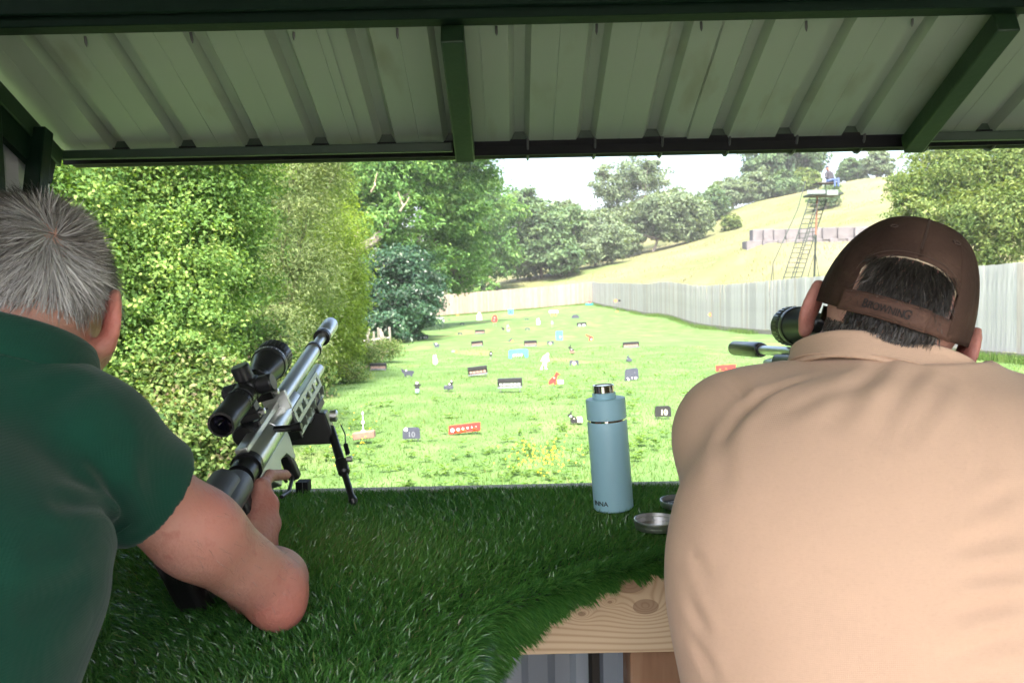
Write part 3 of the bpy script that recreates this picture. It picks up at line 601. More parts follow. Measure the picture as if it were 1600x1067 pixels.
# wooded distance left of and behind the hedge
wd = [((-24, 30, 3), (9, 10, 6)), ((-16, 48, 4), (7, 10, 7)), ((-28, 75, 4), (14, 16, 9)), ((-14, 100, 3), (8, 9, 6)), ((-40, 15, 3), (12, 14, 6)), ((-9, 22, 2), (3, 6, 3.5)), ((-8.5, 13, 1.6), (2.6, 5, 3))]
r_ = np.random.default_rng(77); C, N_, tint, d_ = crown_points([(np.array(a, float), np.array(b, float)) for a, b in wd], 60000, r_, 20, .1)
me = leaves_mesh('far_wood', C, N_, .45, .26, r_, .3); face_attr(me, 'tint', tint); tag(link('far_wood', me, None, M['ash_leaf']), 'dense dark wood behind the hedge', kind='stuff')

# ------------------------------------------------------------------ grass, weeds, flowers on the lawn
r_ = np.random.default_rng(5)
def blades(name, P, Ln, Wd, r, lean, kind, m, label, tint=None, seg3=True):
    n = len(P); a = r.uniform(0, 2 * math.pi, n); side = np.stack([np.cos(a), np.sin(a), 0 * a], 1)
    L = (Ln * r.uniform(.6, 1.35, n))[:, None]; w = (Wd * r.uniform(.7, 1.2, n))[:, None]
    up = np.tile([0, 0, 1.0], (n, 1)); tip = up + lean; tip /= np.linalg.norm(tip, axis=1, keepdims=True); mid = up * .8 + lean * .35; mid /= np.linalg.norm(mid, axis=1, keepdims=True)
    p1 = P + mid * L * .5; p2 = p1 + tip * L * .5
    V = np.stack([P - side * w / 2, P + side * w / 2, p1 + side * w * .42, p1 - side * w * .42, p2], 1).reshape(-1, 3)
    b = np.arange(n) * 5; F4 = np.stack([b, b + 1, b + 2, b + 3], 1); F3 = np.stack([b + 3, b + 2, b + 4], 1)
    me = bpy.data.meshes.new(name); loops = np.concatenate([F4.ravel(), F3.ravel()]).astype(np.int32)
    me.vertices.add(len(V)); me.vertices.foreach_set('co', V.astype(np.float32).ravel()); me.loops.add(len(loops)); me.loops.foreach_set('vertex_index', loops)
    me.polygons.add(2 * n); me.polygons.foreach_set('loop_start', np.concatenate([np.arange(n) * 4, 4 * n + np.arange(n) * 3]).astype(np.int32)); me.polygons.foreach_set('loop_total', np.concatenate([np.full(n, 4), np.full(n, 3)]).astype(np.int32))
    me.update(calc_edges=True)
    t = r.normal(size=n) * .2 + .45 if tint is None else tint
    face_attr(me, 'tint', np.clip(np.concatenate([t, t]), 0, 1)); o = link(name, me, None, M[m]); tag(o, label, kind=kind); return o
n = 120000; y = 4.6 + (22 - 4.6) * r_.random(n) ** 1.7; xw = (.66 * y + .4); x = (r_.random(n) * 2 - 1) * xw
ok = (x < XF(y) - .1) & (x > -8); x, y = x[ok], y[ok]
P = np.stack([x, y, H(x, y) + .025 * sn(np.stack([x, y], 1), 3, 1.3) * np.clip((y - 4) / 3, 0, 1) - .004], 1)
pn = sn(np.stack([x, y], 1), 9, 1.8)
blades('lawn_blades', P, 0.036 * (1 + .25 * pn), .006, r_, r_.normal(size=(len(P), 3)) * [.6, .6, 0], 'stuff', 'grass_blade', 'mown grass blades of the near lawn', np.clip(.42 + .12 * pn + r_.normal(size=len(P)) * .17, 0, 1))
# broad leaved weeds in rosettes
Cw = []; Nw = []; Tw = []; Aw = []
for px, py, k, sp in [(900, 600, 26, 40), (960, 640, 10, 25), (880, 690, 30, 60), (1010, 700, 22, 40), (850, 745, 20, 60), (600, 650, 10, 40), (700, 640, 8, 40), (760, 700, 12, 60), (560, 655, 8, 25), (1040, 610, 10, 60), (640, 720, 18, 90), (520, 720, 16, 50), (1560, 590, 8, 25), (1100, 590, 8, 60), (980, 560, 6, 60), (700, 745, 14, 90), (860, 620, 10, 30)]:
    for i in range(k):
        p = ground(px + r_.normal() * sp, min(max(py + r_.normal() * sp * .35, 500), 764))
        for j in range(9):
            a = r_.uniform(0, 6.28); o_ = np.array([math.cos(a), math.sin(a), .0]); Cw.append(p + o_ * .035 * r_.uniform(.6, 1.6) + [0, 0, .02 + .05 * r_.random()]); nn = np.array([0, 0, 1.0]) - o_ * r_.uniform(.0, .6); Nw.append(nn / np.linalg.norm(nn)); Aw.append(o_ * 2 + [0, 0, .3])
Cw, Nw, Aw = map(np.array, (Cw, Nw, Aw)); me = leaves_mesh('lawn_weeds', Cw, Nw, .065, .028, r_, 0, Aw); face_attr(me, 'tint', r_.random(len(Cw)))
tag(link('lawn_weeds', me, None, M['weed_leaf']), 'broad leaved weeds scattered over the lawn', kind='stuff')
Cw = []
for i in range(150):
    c = [(850, 722, 24, 11), (845, 735, 32, 10), (545, 700, 25, 30)][0 if i < 80 else (1 if i < 125 else 2)]; p = ground(c[0] + r_.normal() * c[2], min(c[1] + r_.normal() * c[3], 764)); Cw.append(p + [0, 0, .06 + .05 * r_.random()])
Cw = np.array(Cw); me = leaves_mesh('buttercups', np.repeat(Cw, 3, 0) + r_.normal(size=(len(Cw) * 3, 3)) * .004, rdir(len(Cw) * 3, r_) * .4 + np.array([0, -.3, .85]), .013, .011, r_, 0); face_attr(me, 'tint', r_.random(len(Cw) * 3))
tag(link('buttercups', me, None, M['yellow_petal']), 'small yellow flowers in the near lawn', kind='stuff')

# rank grass along the foot of the fences and dry tufts over the hillside
r_ = np.random.default_rng(15)
y = 12.5 + (71.5 - 12.5) * r_.random(26000) ** 1.5; x = XF(y) - .04 - np.abs(r_.normal(size=len(y))) * .16; clump = sn(np.stack([x, y], 1), 12, 1.5)
k = r_.random(len(y)) < .5 + .4 * clump; x, y = x[k], y[k]; xb = r_.uniform(-8, 7, 9000); x = np.concatenate([x, xb]); y = np.concatenate([y, 72.0 - np.abs(r_.normal(size=9000)) * .2])
blades('verge_grass', np.stack([x, y, H(x, y)], 1), .16, .010, r_, r_.normal(size=(len(x), 3)) * [.35, .35, 0], 'stuff', 'grass_blade', 'longer grass left along the foot of the fences')
n = 90000; y = 20 + 120 * r_.random(n) ** 1.3; x = r_.uniform(-.1, .72, n) * y; k = (x > XF(np.minimum(y, 72)) + .5) | (y > 73.5); x, y = x[k], y[k]; cl = sn(np.stack([x, y], 1), 13, .5) + .6 * sn(np.stack([x, y], 1), 14, 2.0); k = r_.random(len(x)) < .35 + .5 * cl; x, y = x[k], y[k]
leaf_mat('dry_blade', [(.07, .10, .035), (.13, .13, .06), (.19, .17, .095), (.25, .215, .13)], .3)
blades('hill_tufts', np.stack([x, y, H(x, y) - .02], 1), .26, .035, r_, r_.normal(size=(len(x), 3)) * [.5, .5, 0], 'stuff', 'dry_blade', 'dry grass tufts scattered over the hillside')

# thin summer haze: one closed box of pale air round everything that stands here, ground included
mb = MB(); zlo, zhi = float(GZ.min()) - 1.2, max(float(GZ.max()) + 2, 48.0)
mb.box((20, 800, (zlo + zhi) / 2), (5200, 5200, zhi - zlo)); hz = mb.build('haze', None, smooth=0); tag(hz, 'thin pale summer haze in the air', kind='stuff')
m = bpy.data.materials.new('haze_air'); m.use_nodes = True; nt = m.node_tree; nt.nodes.remove(nt.nodes['Principled BSDF']); v = nt.nodes.new('ShaderNodeVolumePrincipled')
v.inputs['Density'].default_value = .00045; v.inputs['Color'].default_value = (.92, .94, .96, 1); nt.links.new(v.outputs[0], nt.nodes['Material Output'].inputs['Volume']); hz.data.materials.append(m)
print('haze box', zlo, zhi)
# ------------------------------------------------------------------ bench with artificial turf
BZ = CAMZ - .40                                        # bench surface (root of the turf)
mat('pine_front', [(.42, .31, .19), (.52, .40, .26), (.60, .48, .33)], 3, .7, bump=.1, stretch=(.35, 3, 3))
m = M['pine_front']; nt = m.node_tree; N = nt.nodes; L = nt.links; p = N['Principled BSDF']
tc = N.new('ShaderNodeTexCoord'); mp = N.new('ShaderNodeMapping'); L.new(tc.outputs['Object'], mp.inputs[0]); mp.inputs['Scale'].default_value = (.16, 1, 1)
# growth rings bending round two knots
kn = []
wv = N.new('ShaderNodeTexNoise'); wv.inputs['Scale'].default_value = 2.2; L.new(mp.outputs[0], wv.inputs['Vector'])
sp = N.new('ShaderNodeSeparateXYZ'); L.new(tc.outputs['Object'], sp.inputs[0])
def math_(op, a, b=None):
    n_ = N.new('ShaderNodeMath'); n_.operation = op
    for i, v in enumerate((a, b)):
        if v is None: continue
        if isinstance(v, (int, float)): n_.inputs[i].default_value = v
        else: L.new(v, n_.inputs[i])
    return n_.outputs[0]
KN = [(.165, -.442, .017), (.19, -.478, .013), (.075, -.455, .004), (.095, -.487, .004), (.137, -.47, .0025)]
field = math_('MULTIPLY', wv.outputs[0], 1.1); dark = None
zc = math_('SUBTRACT', sp.outputs[2], CAMZ)
field = math_('ADD', field, math_('MULTIPLY', zc, 9.0))
for kx, kz, kr in KN:
    dx = math_('MULTIPLY', math_('SUBTRACT', sp.outputs[0], kx), .6); dz = math_('SUBTRACT', zc, kz)
    r2 = math_('SQRT', math_('ADD', math_('POWER', dx, 2.0), math_('POWER', dz, 2.0)))
    g = math_('POWER', 2.718, math_('MULTIPLY', math_('DIVIDE', r2, kr * 1.6), -1.0)); field = math_('ADD', field, math_('MULTIPLY', g, .8))
    kk = math_('LESS_THAN', math_('ADD', r2, math_('MULTIPLY', math_('SUBTRACT', wv.outputs[0], .5), kr)), kr * .8); kk = math_('MULTIPLY', kk, .6); dark = kk if dark is None else math_('MAXIMUM', dark, kk)
rings = math_('POWER', math_('ABSOLUTE', math_('SINE', math_('MULTIPLY', field, 26.0))), 6.0)
old = p.inputs['Base Color'].links[0].from_socket
mx = N.new('ShaderNodeMix'); mx.data_type = 'RGBA'; L.new(math_('MULTIPLY', rings, .55), mx.inputs[0]); L.new(old, mx.inputs[6]); mx.inputs[7].default_value = (.27, .16, .08, 1)
mx2 = N.new('ShaderNodeMix'); mx2.data_type = 'RGBA'; L.new(dark, mx2.inputs[0]); L.new(mx.outputs[2], mx2.inputs[6]); mx2.inputs[7].default_value = (.16, .085, .045, 1); L.new(mx2.outputs[2], p.inputs['Base Color'])
mat('red_pine', [(.17, .085, .045), (.25, .14, .08), (.33, .21, .13)], 5, .8, bump=.2, stretch=(5, 5, .5))
blend(M['red_pine'], (.30, .27, .24), 14, .55, .68, .8); blend(M['red_pine'], (.02, .016, .015), 9, .63, .70, .9)
mat('weathered_strip', [(.46, .44, .42), (.58, .56, .54)], 8, .85, stretch=(.3, 3, 3))
mat('plywood', [(.3, .22, .13), (.4, .3, .19)], 5, .8, stretch=(.3, 3, 3)); plain('turf_backing', (.02, .022, .016), .9)
YB = 1.605                                             # back edge
EDGE = [(3.6, 1.19), (1.4, 1.19), (.60, 1.19), (.30, 1.20), (.225, 1.185), (.155, 1.155), (.095, 1.12), (.045, 1.075), (-.008, 1.03), (-.042, .98), (-.056, .91), (-.058, .80), (-.060, .58),
        (-.41, .58), (-.43, .72), (-.445, .84), (-.50, .97), (-.57, 1.12), (-.64, 1.24), (-.72, 1.3), (-1.0, 1.31), (-1.38, 1.31)]
def subdiv(P, k):
    P = np.array(P); n = len(P); out = []
    for i in range(n - 1):
        a, b = P[i], P[i + 1]; a0 = P[max(i - 1, 0)]; b1 = P[min(i + 2, n - 1)]
        for t in np.linspace(0, 1, k, endpoint=False):
            if np.linalg.norm(b - a) > .3: out.append(a + (b - a) * t)
            else: out.append(.5 * (2 * a + (b - a0) * t + (2 * a0 - 5 * a + 4 * b - b1) * t * t + (3 * a - a0 - 3 * b + b1) * t ** 3))
    out.append(P[-1]); return np.array(out)
E = subdiv(EDGE, 8)
poly = np.vstack([E, [(-1.38, YB - .022), (3.6, YB - .022)]])
bench = empty('shooting_bench', (.3, 1.3, 0), 'timber shooting bench with a curved cut out for each shooter', 'bench')
mb = MB(); mb.prism([tuple(q) for q in poly], (0, 0, BZ - .014), (1, 0, 0), (0, 1, 0), .018); mb.build('bench_top', M['plywood'], bench, world=True)
mb = MB(); mb.box((1.1, YB - .008, BZ - .016), (4.96, .026, .05)); mb.build('back_strip', M['weathered_strip'], bench, world=True, bevel=.002)
mb = MB(); mb.box((1.70, 1.215, BZ - .084), (3.64, .04, .128)); mb.build('front_plank', M['pine_front'], bench, world=True, bevel=.002)
mb = MB(); mb.box((-1.02, 1.34, BZ - .066), (.7, .04, .088)); mb.build('front_plank', M['pine_front'], bench, world=True, bevel=.002)
for x, y in ((.222, 1.283), (1.5, 1.28), (2.9, 1.28), (-.72, 1.39)):
    mb = MB(); mb.box((x, y, (BZ - .12) / 2 + .01), (.10, .085, BZ - .12)); mb.build('leg', M['red_pine'], bench, world=True, bevel=.003)
for x in (-1.2, -.25, .147, 1.3, 2.6):
    mb = MB(); mb.box((x, 1.57, (BZ - .03) / 2 + .01), (.016, .07, BZ - .05)); mb.build('back_leg', M['dark_timber'], bench, world=True, bevel=.002)
mb = MB(); mb.bar((-.06, .72, BZ - .05), (-.06, 1.60, BZ - .05), .04, .05); mb.bar((-.40, .72, BZ - .05), (-.40, 1.60, BZ - .05), .04, .05); mb.build('joist', M['plywood'], bench, world=True)
mb = MB(); mb.box((.62, 1.45, BZ - .067), (1.1, .04, .085)); mb.build('cross_rail', M['dark_timber'], bench, world=True)
for x in (-.40, -.07):
    mb = MB(); mb.box((x, .66, (BZ - .05) / 2 + .01), (.07, .07, BZ - .06)); mb.build('leg', M['red_pine'], bench, world=True)
# turf mat: backing follows the top, rolls over the front edge and hangs ragged
tmat = empty('turf_mat', (.3, 1.3, BZ), 'dark green artificial turf covering the bench and drooping raggedly over its front edge', 'turf')
mb = MB(); mb.prism([tuple(q) for q in poly], (0, 0, BZ - .002), (1, 0, 0), (0, 1, 0), .005)
tan_ = np.gradient(E, axis=0); tan_ /= np.linalg.norm(tan_, axis=1, keepdims=True); nout = np.stack([-tan_[:, 1], tan_[:, 0]], 1)
cen = np.array([.3, 1.5]); 
if ((nout * (E - cen)).sum(1)).mean() < 0: nout = -nout
def hang(x, y):
    """how far the turf hangs over, by place along the edge"""
    base = np.interp(x, [-.75, -.45, -.3, -.05, .0, .05, .1, .155, .2, .225, .26, .4], [.03, .04, .07, .085, .052, .034, .024, .018, .014, .012, .010, .01])
    return base * np.where(y < .95, 1.15, 1) + .004 * np.sin(x * 160) + .003 * np.sin(x * 71 + 1)
RAD = .018
def drape(P2, n2, t):
    """point and normal t metres along the turf beyond the fold"""
    a = np.clip(t / RAD, 0, math.pi / 2); beyond = np.maximum(t - RAD * math.pi / 2, 0)
    out = RAD * np.sin(a); dn = RAD * (1 - np.cos(a)) + beyond
    pos = np.concatenate([P2 + n2 * out[:, None], (BZ - dn)[:, None]], 1); nrm = np.concatenate([n2 * np.sin(a)[:, None], np.cos(a)[:, None]], 1); return pos, nrm
rows = []
for f in np.linspace(0, 1, 7):
    Lh = hang(E[:, 0], E[:, 1]) + RAD * .57; pos, _ = drape(E - nout * .012, nout, Lh * f); rows.append(pos)
b = len(mb.v); nE = len(E)
mb._add([q for r__ in rows for q in r__], [(j * nE + i, j * nE + i + 1, (j + 1) * nE + i + 1, (j + 1) * nE + i) for j in range(6) for i in range(nE - 1)])
mb.build('backing', M['turf_backing'], tmat, world=True)
leaf_mat('turf_blade', [(0.025, 0.0938, 0.025), (0.0475, 0.1625, 0.035), (0.085, 0.225, 0.0475), (0.125, 0.2625, 0.0625), (0.2125, 0.2125, 0.1)], .3, (1.3, 1.4, .4), rough=.22, spec=.7)
def inside_poly(p, poly):
    x, y = p[:, 0], p[:, 1]; c = np.zeros(len(p), bool); n = len(poly)
    for i in range(n):
        x1, y1 = poly[i]; x2, y2 = poly[i - 1]
        hit = ((y1 > y) != (y2 > y)); xi = (x2 - x1) * (y - y1) / (y2 - y1 + 1e-12) + x1; c ^= hit & (x < xi)
    return c
r_ = np.random.default_rng(8)
def turf(n, x0, x1, y0, y1):
    P = np.stack([r_.uniform(x0, x1, n), r_.uniform(y0, y1, n)], 1); P = P[inside_poly(P, poly)]
    # nearest place on the edge
    best = np.full(len(P), 9.0); bn = np.zeros((len(P), 2))
    for q, nn in zip(E[::2], nout[::2]):
        d = np.linalg.norm(P - q, axis=1); k = d < best; best[k] = d[k]; bn[k] = nn
    edge = np.clip(1 - best / .22, 0, 1)[:, None] ** 1.3
    patch = sn(P, 21, 9.0); patch2 = sn(P, 22, 16.0)
    lean = np.concatenate([bn * edge * 1.5, 0 * edge], 1) + np.stack([.30 * patch + .1, -.22 + .3 * patch2, 0 * patch], 1) + r_.normal(size=(len(P), 3)) * [.62, .62, .18]
    return np.concatenate([P, np.full((len(P), 1), BZ)], 1), lean, np.clip(.42 + .1 * patch + r_.normal(size=len(P)) * .15 + (r_.random(len(P)) < .03) * .5, 0, 1)
P1, l1, t1 = turf(260000, -.8, .75, .58, YB - .02)
P2, l2, t2 = turf(26000, .75, 3.6, 1.15, YB - .02); P3, l3, t3 = turf(10000, -1.38, -.8, 1.25, YB - .02)
# draped part
kE = r_.integers(0, nE - 1, 60000); sel = (E[kE, 0] < .75) & (E[kE, 0] > -1.1); kE = kE[sel]; seg = np.linalg.norm(np.diff(E, axis=0), axis=1); kE = r_.choice(np.arange(nE - 1), 70000, p=seg * (np.abs(E[:-1, 0]) < .8) / (seg * (np.abs(E[:-1, 0]) < .8)).sum())
u_ = r_.random(len(kE))[:, None]; pe = E[kE] * (1 - u_) + E[kE + 1] * u_; ne = nout[kE]; tt = r_.random(len(kE)) * (hang(pe[:, 0], pe[:, 1]) + RAD * .57); pos, nrm = drape(pe - ne * .008, ne, tt)
l4 = nrm * 1.2 + np.array([0.25, -.1, -1.25]) + r_.normal(size=(len(pe), 3)) * .38; up_ = nrm
def turf_blades(P, up, lean, tint, Ln=.0185, Wd=.0014):
    n = len(P); a = r_.uniform(0, 6.28, n); side = np.stack([np.cos(a), np.sin(a), 0 * a], 1); L = (Ln * r_.uniform(.55, 1.25, n))[:, None]; w = (Wd * r_.uniform(.7, 1.3, n))[:, None]
    tip = up * .75 + lean; tip /= np.linalg.norm(tip, axis=1, keepdims=True); mid = up + lean * .45; mid /= np.linalg.norm(mid, axis=1, keepdims=True)
    side = side - mid * (side * mid).sum(1, keepdims=True); side /= np.linalg.norm(side, axis=1, keepdims=True) + 1e-9
    p1 = P + mid * L * .5; p2 = p1 + tip * L * .5
    V = np.stack([P - side * w / 2, P + side * w / 2, p1 + side * w * .45, p1 - side * w * .45, p2], 1).reshape(-1, 3); b = np.arange(n) * 5
    loops = np.concatenate([np.stack([b, b + 1, b + 2, b + 3], 1).ravel(), np.stack([b + 3, b + 2, b + 4], 1).ravel()]).astype(np.int32)
    me = bpy.data.meshes.new('blades'); me.vertices.add(len(V)); me.vertices.foreach_set('co', V.astype(np.float32).ravel()); me.loops.add(len(loops)); me.loops.foreach_set('vertex_index', loops); me.polygons.add(2 * n)
    me.polygons.foreach_set('loop_start', np.concatenate([np.arange(n) * 4, 4 * n + np.arange(n) * 3]).astype(np.int32)); me.polygons.foreach_set('loop_total', np.concatenate([np.full(n, 4), np.full(n, 3)]).astype(np.int32)); me.update(calc_edges=True)
    face_attr(me, 'tint', np.concatenate([tint, tint])); o = link('blades', me, None, M['turf_blade']); tag(o, kind='stuff'); plant(o, tmat)
Pt = np.vstack([P1, P2, P3]); lt = np.vstack([l1, l2, l3]); ta = np.concatenate([t1, t2, t3])
turf_blades(np.vstack([Pt, pos]), np.vstack([np.tile([0, 0, 1.0], (len(Pt), 1)), up_]), np.vstack([lt, l4]), np.concatenate([ta, np.clip(.34 + r_.normal(size=len(pos)) * .15, 0, 1)]))

# ------------------------------------------------------------------ bottle, tins, small black block
TT = BZ + .012
mat('bottle_paint', [(.32, .55, .65), (.335, .57, .67)], 5, .42, bump=.0, spec=.5, rrange=.05)
plain('polished_steel', (.62, .6, .58), .12, 1.0, var=.04); plain('brushed_steel', (.66, .65, .64), .38, 1.0, var=.05)
plain('print_black', (.02, .025, .03), .5)
pb = at(959, 802, 1.41); bt = empty('water_bottle', (pb[0], 1.41, TT), 'pale teal insulated bottle with a steel cap standing upright on the turf', 'bottle')
bt.rotation_euler = (0, R(-3.6), 0); bt.scale = (.965, .965, .905)
mb = MB(); mb.lathe((0, 0, 0), (0, 0, 1), [(0, .033), (.003, .0355), (.15, .0355), (.168, .0352), (.170, .034)], 48); mb.build('body', M['bottle_paint'], bt)
mb = MB(); mb.lathe((0, 0, .170), (0, 0, 1), [(0, .0338), (.0035, .0338)], 48); mb.build('ring', M['polished_steel'], bt)
mb = MB(); mb.lathe((0, 0, .1735), (0, 0, 1), [(0, .034), (.001, .0352), (.038, .0352), (.039, .0342), (.0392, .021)], 48); mb.build('collar', M['bottle_paint'], bt)
mb = MB(); mb.lathe((-.002, 0, .2125), (0, 0, 1), [(0, .0208), (.0105, .0208), (.0112, .0195)], 40); mb.build('neck', M['bottle_paint'], bt)
mb = MB(); mb.lathe((-.002, 0, .2235), (0, 0, 1), [(0, .0188), (.001, .0195), (.0135, .0195), (.0150, .018), (.0150, .0165), (.0136, .0160), (.0136, .0001)], 40, cap=False); mb.build('cap', M['polished_steel'], bt)
def text_mesh(txt, size, th, font_scale=1.0, space=1.0):
    cu = bpy.data.curves.new('txt', 'FONT'); cu.body = txt; cu.size = size; cu.extrude = th / 2; cu.align_x = 'CENTER'; cu.space_character = space; cu.offset = size * .012
    o = bpy.data.objects.new('txt', cu); COL.objects.link(o); dg = bpy.context.evaluated_depsgraph_get(); me = bpy.data.meshes.new_from_object(o.evaluated_get(dg)); bpy.data.objects.remove(o); bpy.data.curves.remove(cu); me.materials.clear(); return me
me = text_mesh('INNA', .0125, .0006)
for v in me.vertices:
    a = -1.57 - .80 + v.co.x / .0355; z = v.co.y + .0135; rr = .0357 + v.co.z; v.co = (rr * math.cos(a), rr * math.sin(a), z)
link('lettering', me, bt, M['print_black'])
def tin(name, label, x, y, r, h, inside, m):
    t = empty(name, (x, y, TT + .003), label, 'tin', None)
    mb = MB(); mb.lathe((0, 0, 0), (0, 0, 1), [(0, r * .95), (.0015, r * .97), (h * .5, r * .97), (h * .55, r * .985), (h * .62, r), (h * .95, r), (h, r * .985), (h * .97, r * .965), (h * .66, r * .965), (h * .6, r * .93), (.002, r * .92), (.002, .0002)], 48, cap=False); mb.build('wall', m, t)
    if inside:
        mb = MB(); mb.lathe((0, 0, .0022), (0, 0, 1), [(0, r * .9), (.001, r * .9)], 40); mb.build('label_disc', M['print_black'], t)
        for k in range(9):
            a = k * .7; me = text_mesh('DATA'[k % 4], .011, .0004); o = link('letter', me, t, M['pale_print']); o.location = (math.cos(a) * r * .62, math.sin(a) * r * .62, .0036); o.rotation_euler = (0, 0, a + 1.57)
    else:
        mb = MB(); mb.lathe((0, 0, .0015), (0, 0, 1), [(0, r * .93), (.001, r * .93)], 40); mb.build('base', M['brushed_steel'], t)
    return t
plain('pale_print', (.6, .62, .65), .5)
q = at(1026, 826, 1.28); tin('open_tin', 'shallow open silver pellet tin on the turf, empty, against the tan shirt', q[0], 1.28, .0355, .0145, False, M['brushed_steel'])
q = at(1064, 797, 1.405); tin('tin_lid', 'upturned tin lid with dark printed inside, behind the open silver tin', q[0], 1.405, .036, .011, True, M['brushed_steel'])
q = at(475, 771, 1.59); mb = MB(); mb.box((0, 0, 0), (.0235, .03, .022)); o = tag(mb.build('black_block', M['black_plastic'], bevel=.001), 'small black plastic block on the back edge of the bench left of the bipod foot', 'block'); o.location = (q[0], 1.588, BZ + .019)
mb = MB(); mb.box((0.002, -.0155, 0), (.0012, .001, .022)); mb.build('seam', M['screw_steel'], o)
# ------------------------------------------------------------------ rifles
mat('silver_alloy', [(.60, .61, .59), (.63, .64, .62)], 12, .36, .95, spec=.5, rrange=.03)
mat('satin_alloy', [(.36, .40, .34), (.44, .48, .42)], 12, .38, .8)
mat('grey_rubber', [(.045, .05, .06), (.065, .07, .08)], 20, .45)
mat('gun_black', [(.006, .006, .007), (.012, .012, .013)], 20, .35, spec=.5)
mat('scope_black', [(.018, .018, .02), (.028, .028, .03)], 30, .30, .3, spec=.5)
plain('lens_dark', (.006, .004, .012), .05, 0, 1.0); plain('white_mark', (.7, .7, .7), .5)
def rifle_frame(p0, p1, cant):
    z0 = unit(np.array(p1) - np.array(p0)); x = unit(np.cross(z0, (0, 0, 1))); u = np.cross(x, z0)
    c, s = math.cos(cant), math.sin(cant); x2 = x * c + u * s; u2 = -x * s + u * c
    T = Matrix(((x2[0], z0[0], u2[0], p0[0]), (x2[1], z0[1], u2[1], p0[1]), (x2[2], z0[2], u2[2], p0[2]), (0, 0, 0, 1))); return T
Yv = (0, 1, 0)
def scope(root, y0, h, L=.335, tub=.0152, ob=.034, ey=.0228, mounts=(.105, .2)):
    """sub-parts of a telescopic sight: eyepiece end at y0, axis h above the bore"""
    mb = MB(); o = (0, y0, h)
    mb.lathe(o, Yv, [(0, ey * .80), (0, ey * .97), (.004, ey), (.020, ey * 1.02), (.0215, ey * .97), (.075, ey * .96), (.0765, ey * 1.0), (.088, ey * 1.0), (.0895, ey * .9), (.098, tub), (L - .130, tub), (L - .05, ob * .93), (L - .048, ob * .99), (L - .044, ob), (L - .036, ob), (L - .034, ob * .965), (L - .031, ob), (L, ob * .99), (L, ob * .86), (L - .012, ob * .85)], 40, cap=False)
    tube = mb.build('scope', M['scope_black'], root)
    mb = MB(); mb.lathe((0, y0 + .006, h), Yv, [(.016, .0001), (.012, ey * .5), (.010, ey * .8)], 32, cap=False); mb.build('eyepiece_lens', M['lens_dark'], tube)
    mb = MB(); mb.lathe((0, y0 + L - .013, h), Yv, [(0, ob * .86), (.002, .0001)], 32, cap=False); mb.build('objective_lens', M['lens_dark'], tube)
    mb = MB()
    for k in range(30):
        a = k * 2 * math.pi / 30; mb.box((math.cos(a) * ob * .995, y0 + L - .016, h + math.sin(a) * ob * .995), (.0025, .024, .0025), np.array(Matrix.Rotation(-a, 3, 'Y')))
    mb.build('focus_ribs', M['scope_black'], tube)
    mb = MB()
    for k in range(24):
        a = k * 2 * math.pi / 24; mb.box((math.cos(a) * ey * 1.0, y0 + .082, h + math.sin(a) * ey * 1.0), (.002, .010, .002), np.array(Matrix.Rotation(-a, 3, 'Y')))
    mb.build('zoom_ribs', M['scope_black'], tube)
    mb = MB()
    for k in range(10):
        a = .3 + k * .24; mb.box((math.cos(a) * ob * 1.003, y0 + L - .040, h + math.sin(a) * ob * 1.003), (.0008, .003, .0012), np.array(Matrix.Rotation(-a, 3, 'Y')))
    mb.build('marks', M['white_mark'], tube)
    ty = y0 + .142
    mb = MB(); mb.box((0, ty, h), (.034, .040, .034)); mb.build('turret_housing', M['scope_black'], tube, bevel=.006)
    for ax, nm in (((0, 0, 1), 'top_turret'), ((1, 0, 0), 'side_turret'), ((-1, 0, 0), 'side_turret')):
        mb = MB(); mb.lathe(np.array([0, ty, h]) + np.array(ax) * .012, ax, [(0, .0135), (.008, .0135), (.0085, .0155), (.028, .0155), (.031, .0135)], 28); mb.build(nm, M['scope_black'], tube)
    for k, my in enumerate(mounts):
        mb = MB(); mb.lathe((0, y0 + my - .010, h), Yv, [(0, tub + .0045), (.020, tub + .0045)], 24); mb.box((0, y0 + my, h - .0225), (.030, .020, .018)); mb.box((0, y0 + my, h - .034), (.034, .024, .012)); mb.build('scope_mount', M['gun_black'], root, bevel=.001)
        for sx in (-1, 1):
            mb = MB(); mb.lathe((sx * .017, y0 + my, h - .033), (sx, 0, 0), [(0, .005), (.007, .005), (.008, .003)], 10); mb.build('mount_screw', M['brushed_steel'], root)
    return tube
# left rifle: muzzle up, butt standing on the turf
P0 = rel(-.417, 1.045, -.335); P1 = rel(-.408, 1.98, -.078)
TL = rifle_frame(P0, P1, R(16))
rl = empty('air_rifle', (0, 0, 0), 'silver and black scoped air rifle on a spread bipod, held by the grey haired man', 'rifle'); rl.matrix_world = TL
mb = MB(); mb.box((0, -.045, -.022), (.038, .030, .118)); mb.build('butt_pad', M['gun_black'], rl, bevel=.010, seg=3)
mb = MB(); mb.box((0, -.022, -.018), (.030, .03, .104)); mb.build('butt_plate', M['grey_rubber'], rl, bevel=.006)
mb = MB(); mb.lathe((0, -.01, .0), Yv, [(0, .016), (.10, .016), (.1, .0225), (.105, .0245), (.19, .0245), (.196, .022)], 28); mb.build('stock_tube', M['grey_rubber'], rl)
mb = MB(); mb.lathe((-.004, .062, .016), Yv, [(0, .018), (.006, .024), (.095, .024), (.102, .018)], 28); mb.build('cheek_rest', M['grey_rubber'], rl)
mb = MB(); mb.lathe((0, .196, .002), Yv, [(0, .0215), (.03, .0215), (.03, .025), (.036, .025), (.036, .0215), (.05, .0215)], 30); mb.build('end_cap', M['gun_black'], rl)
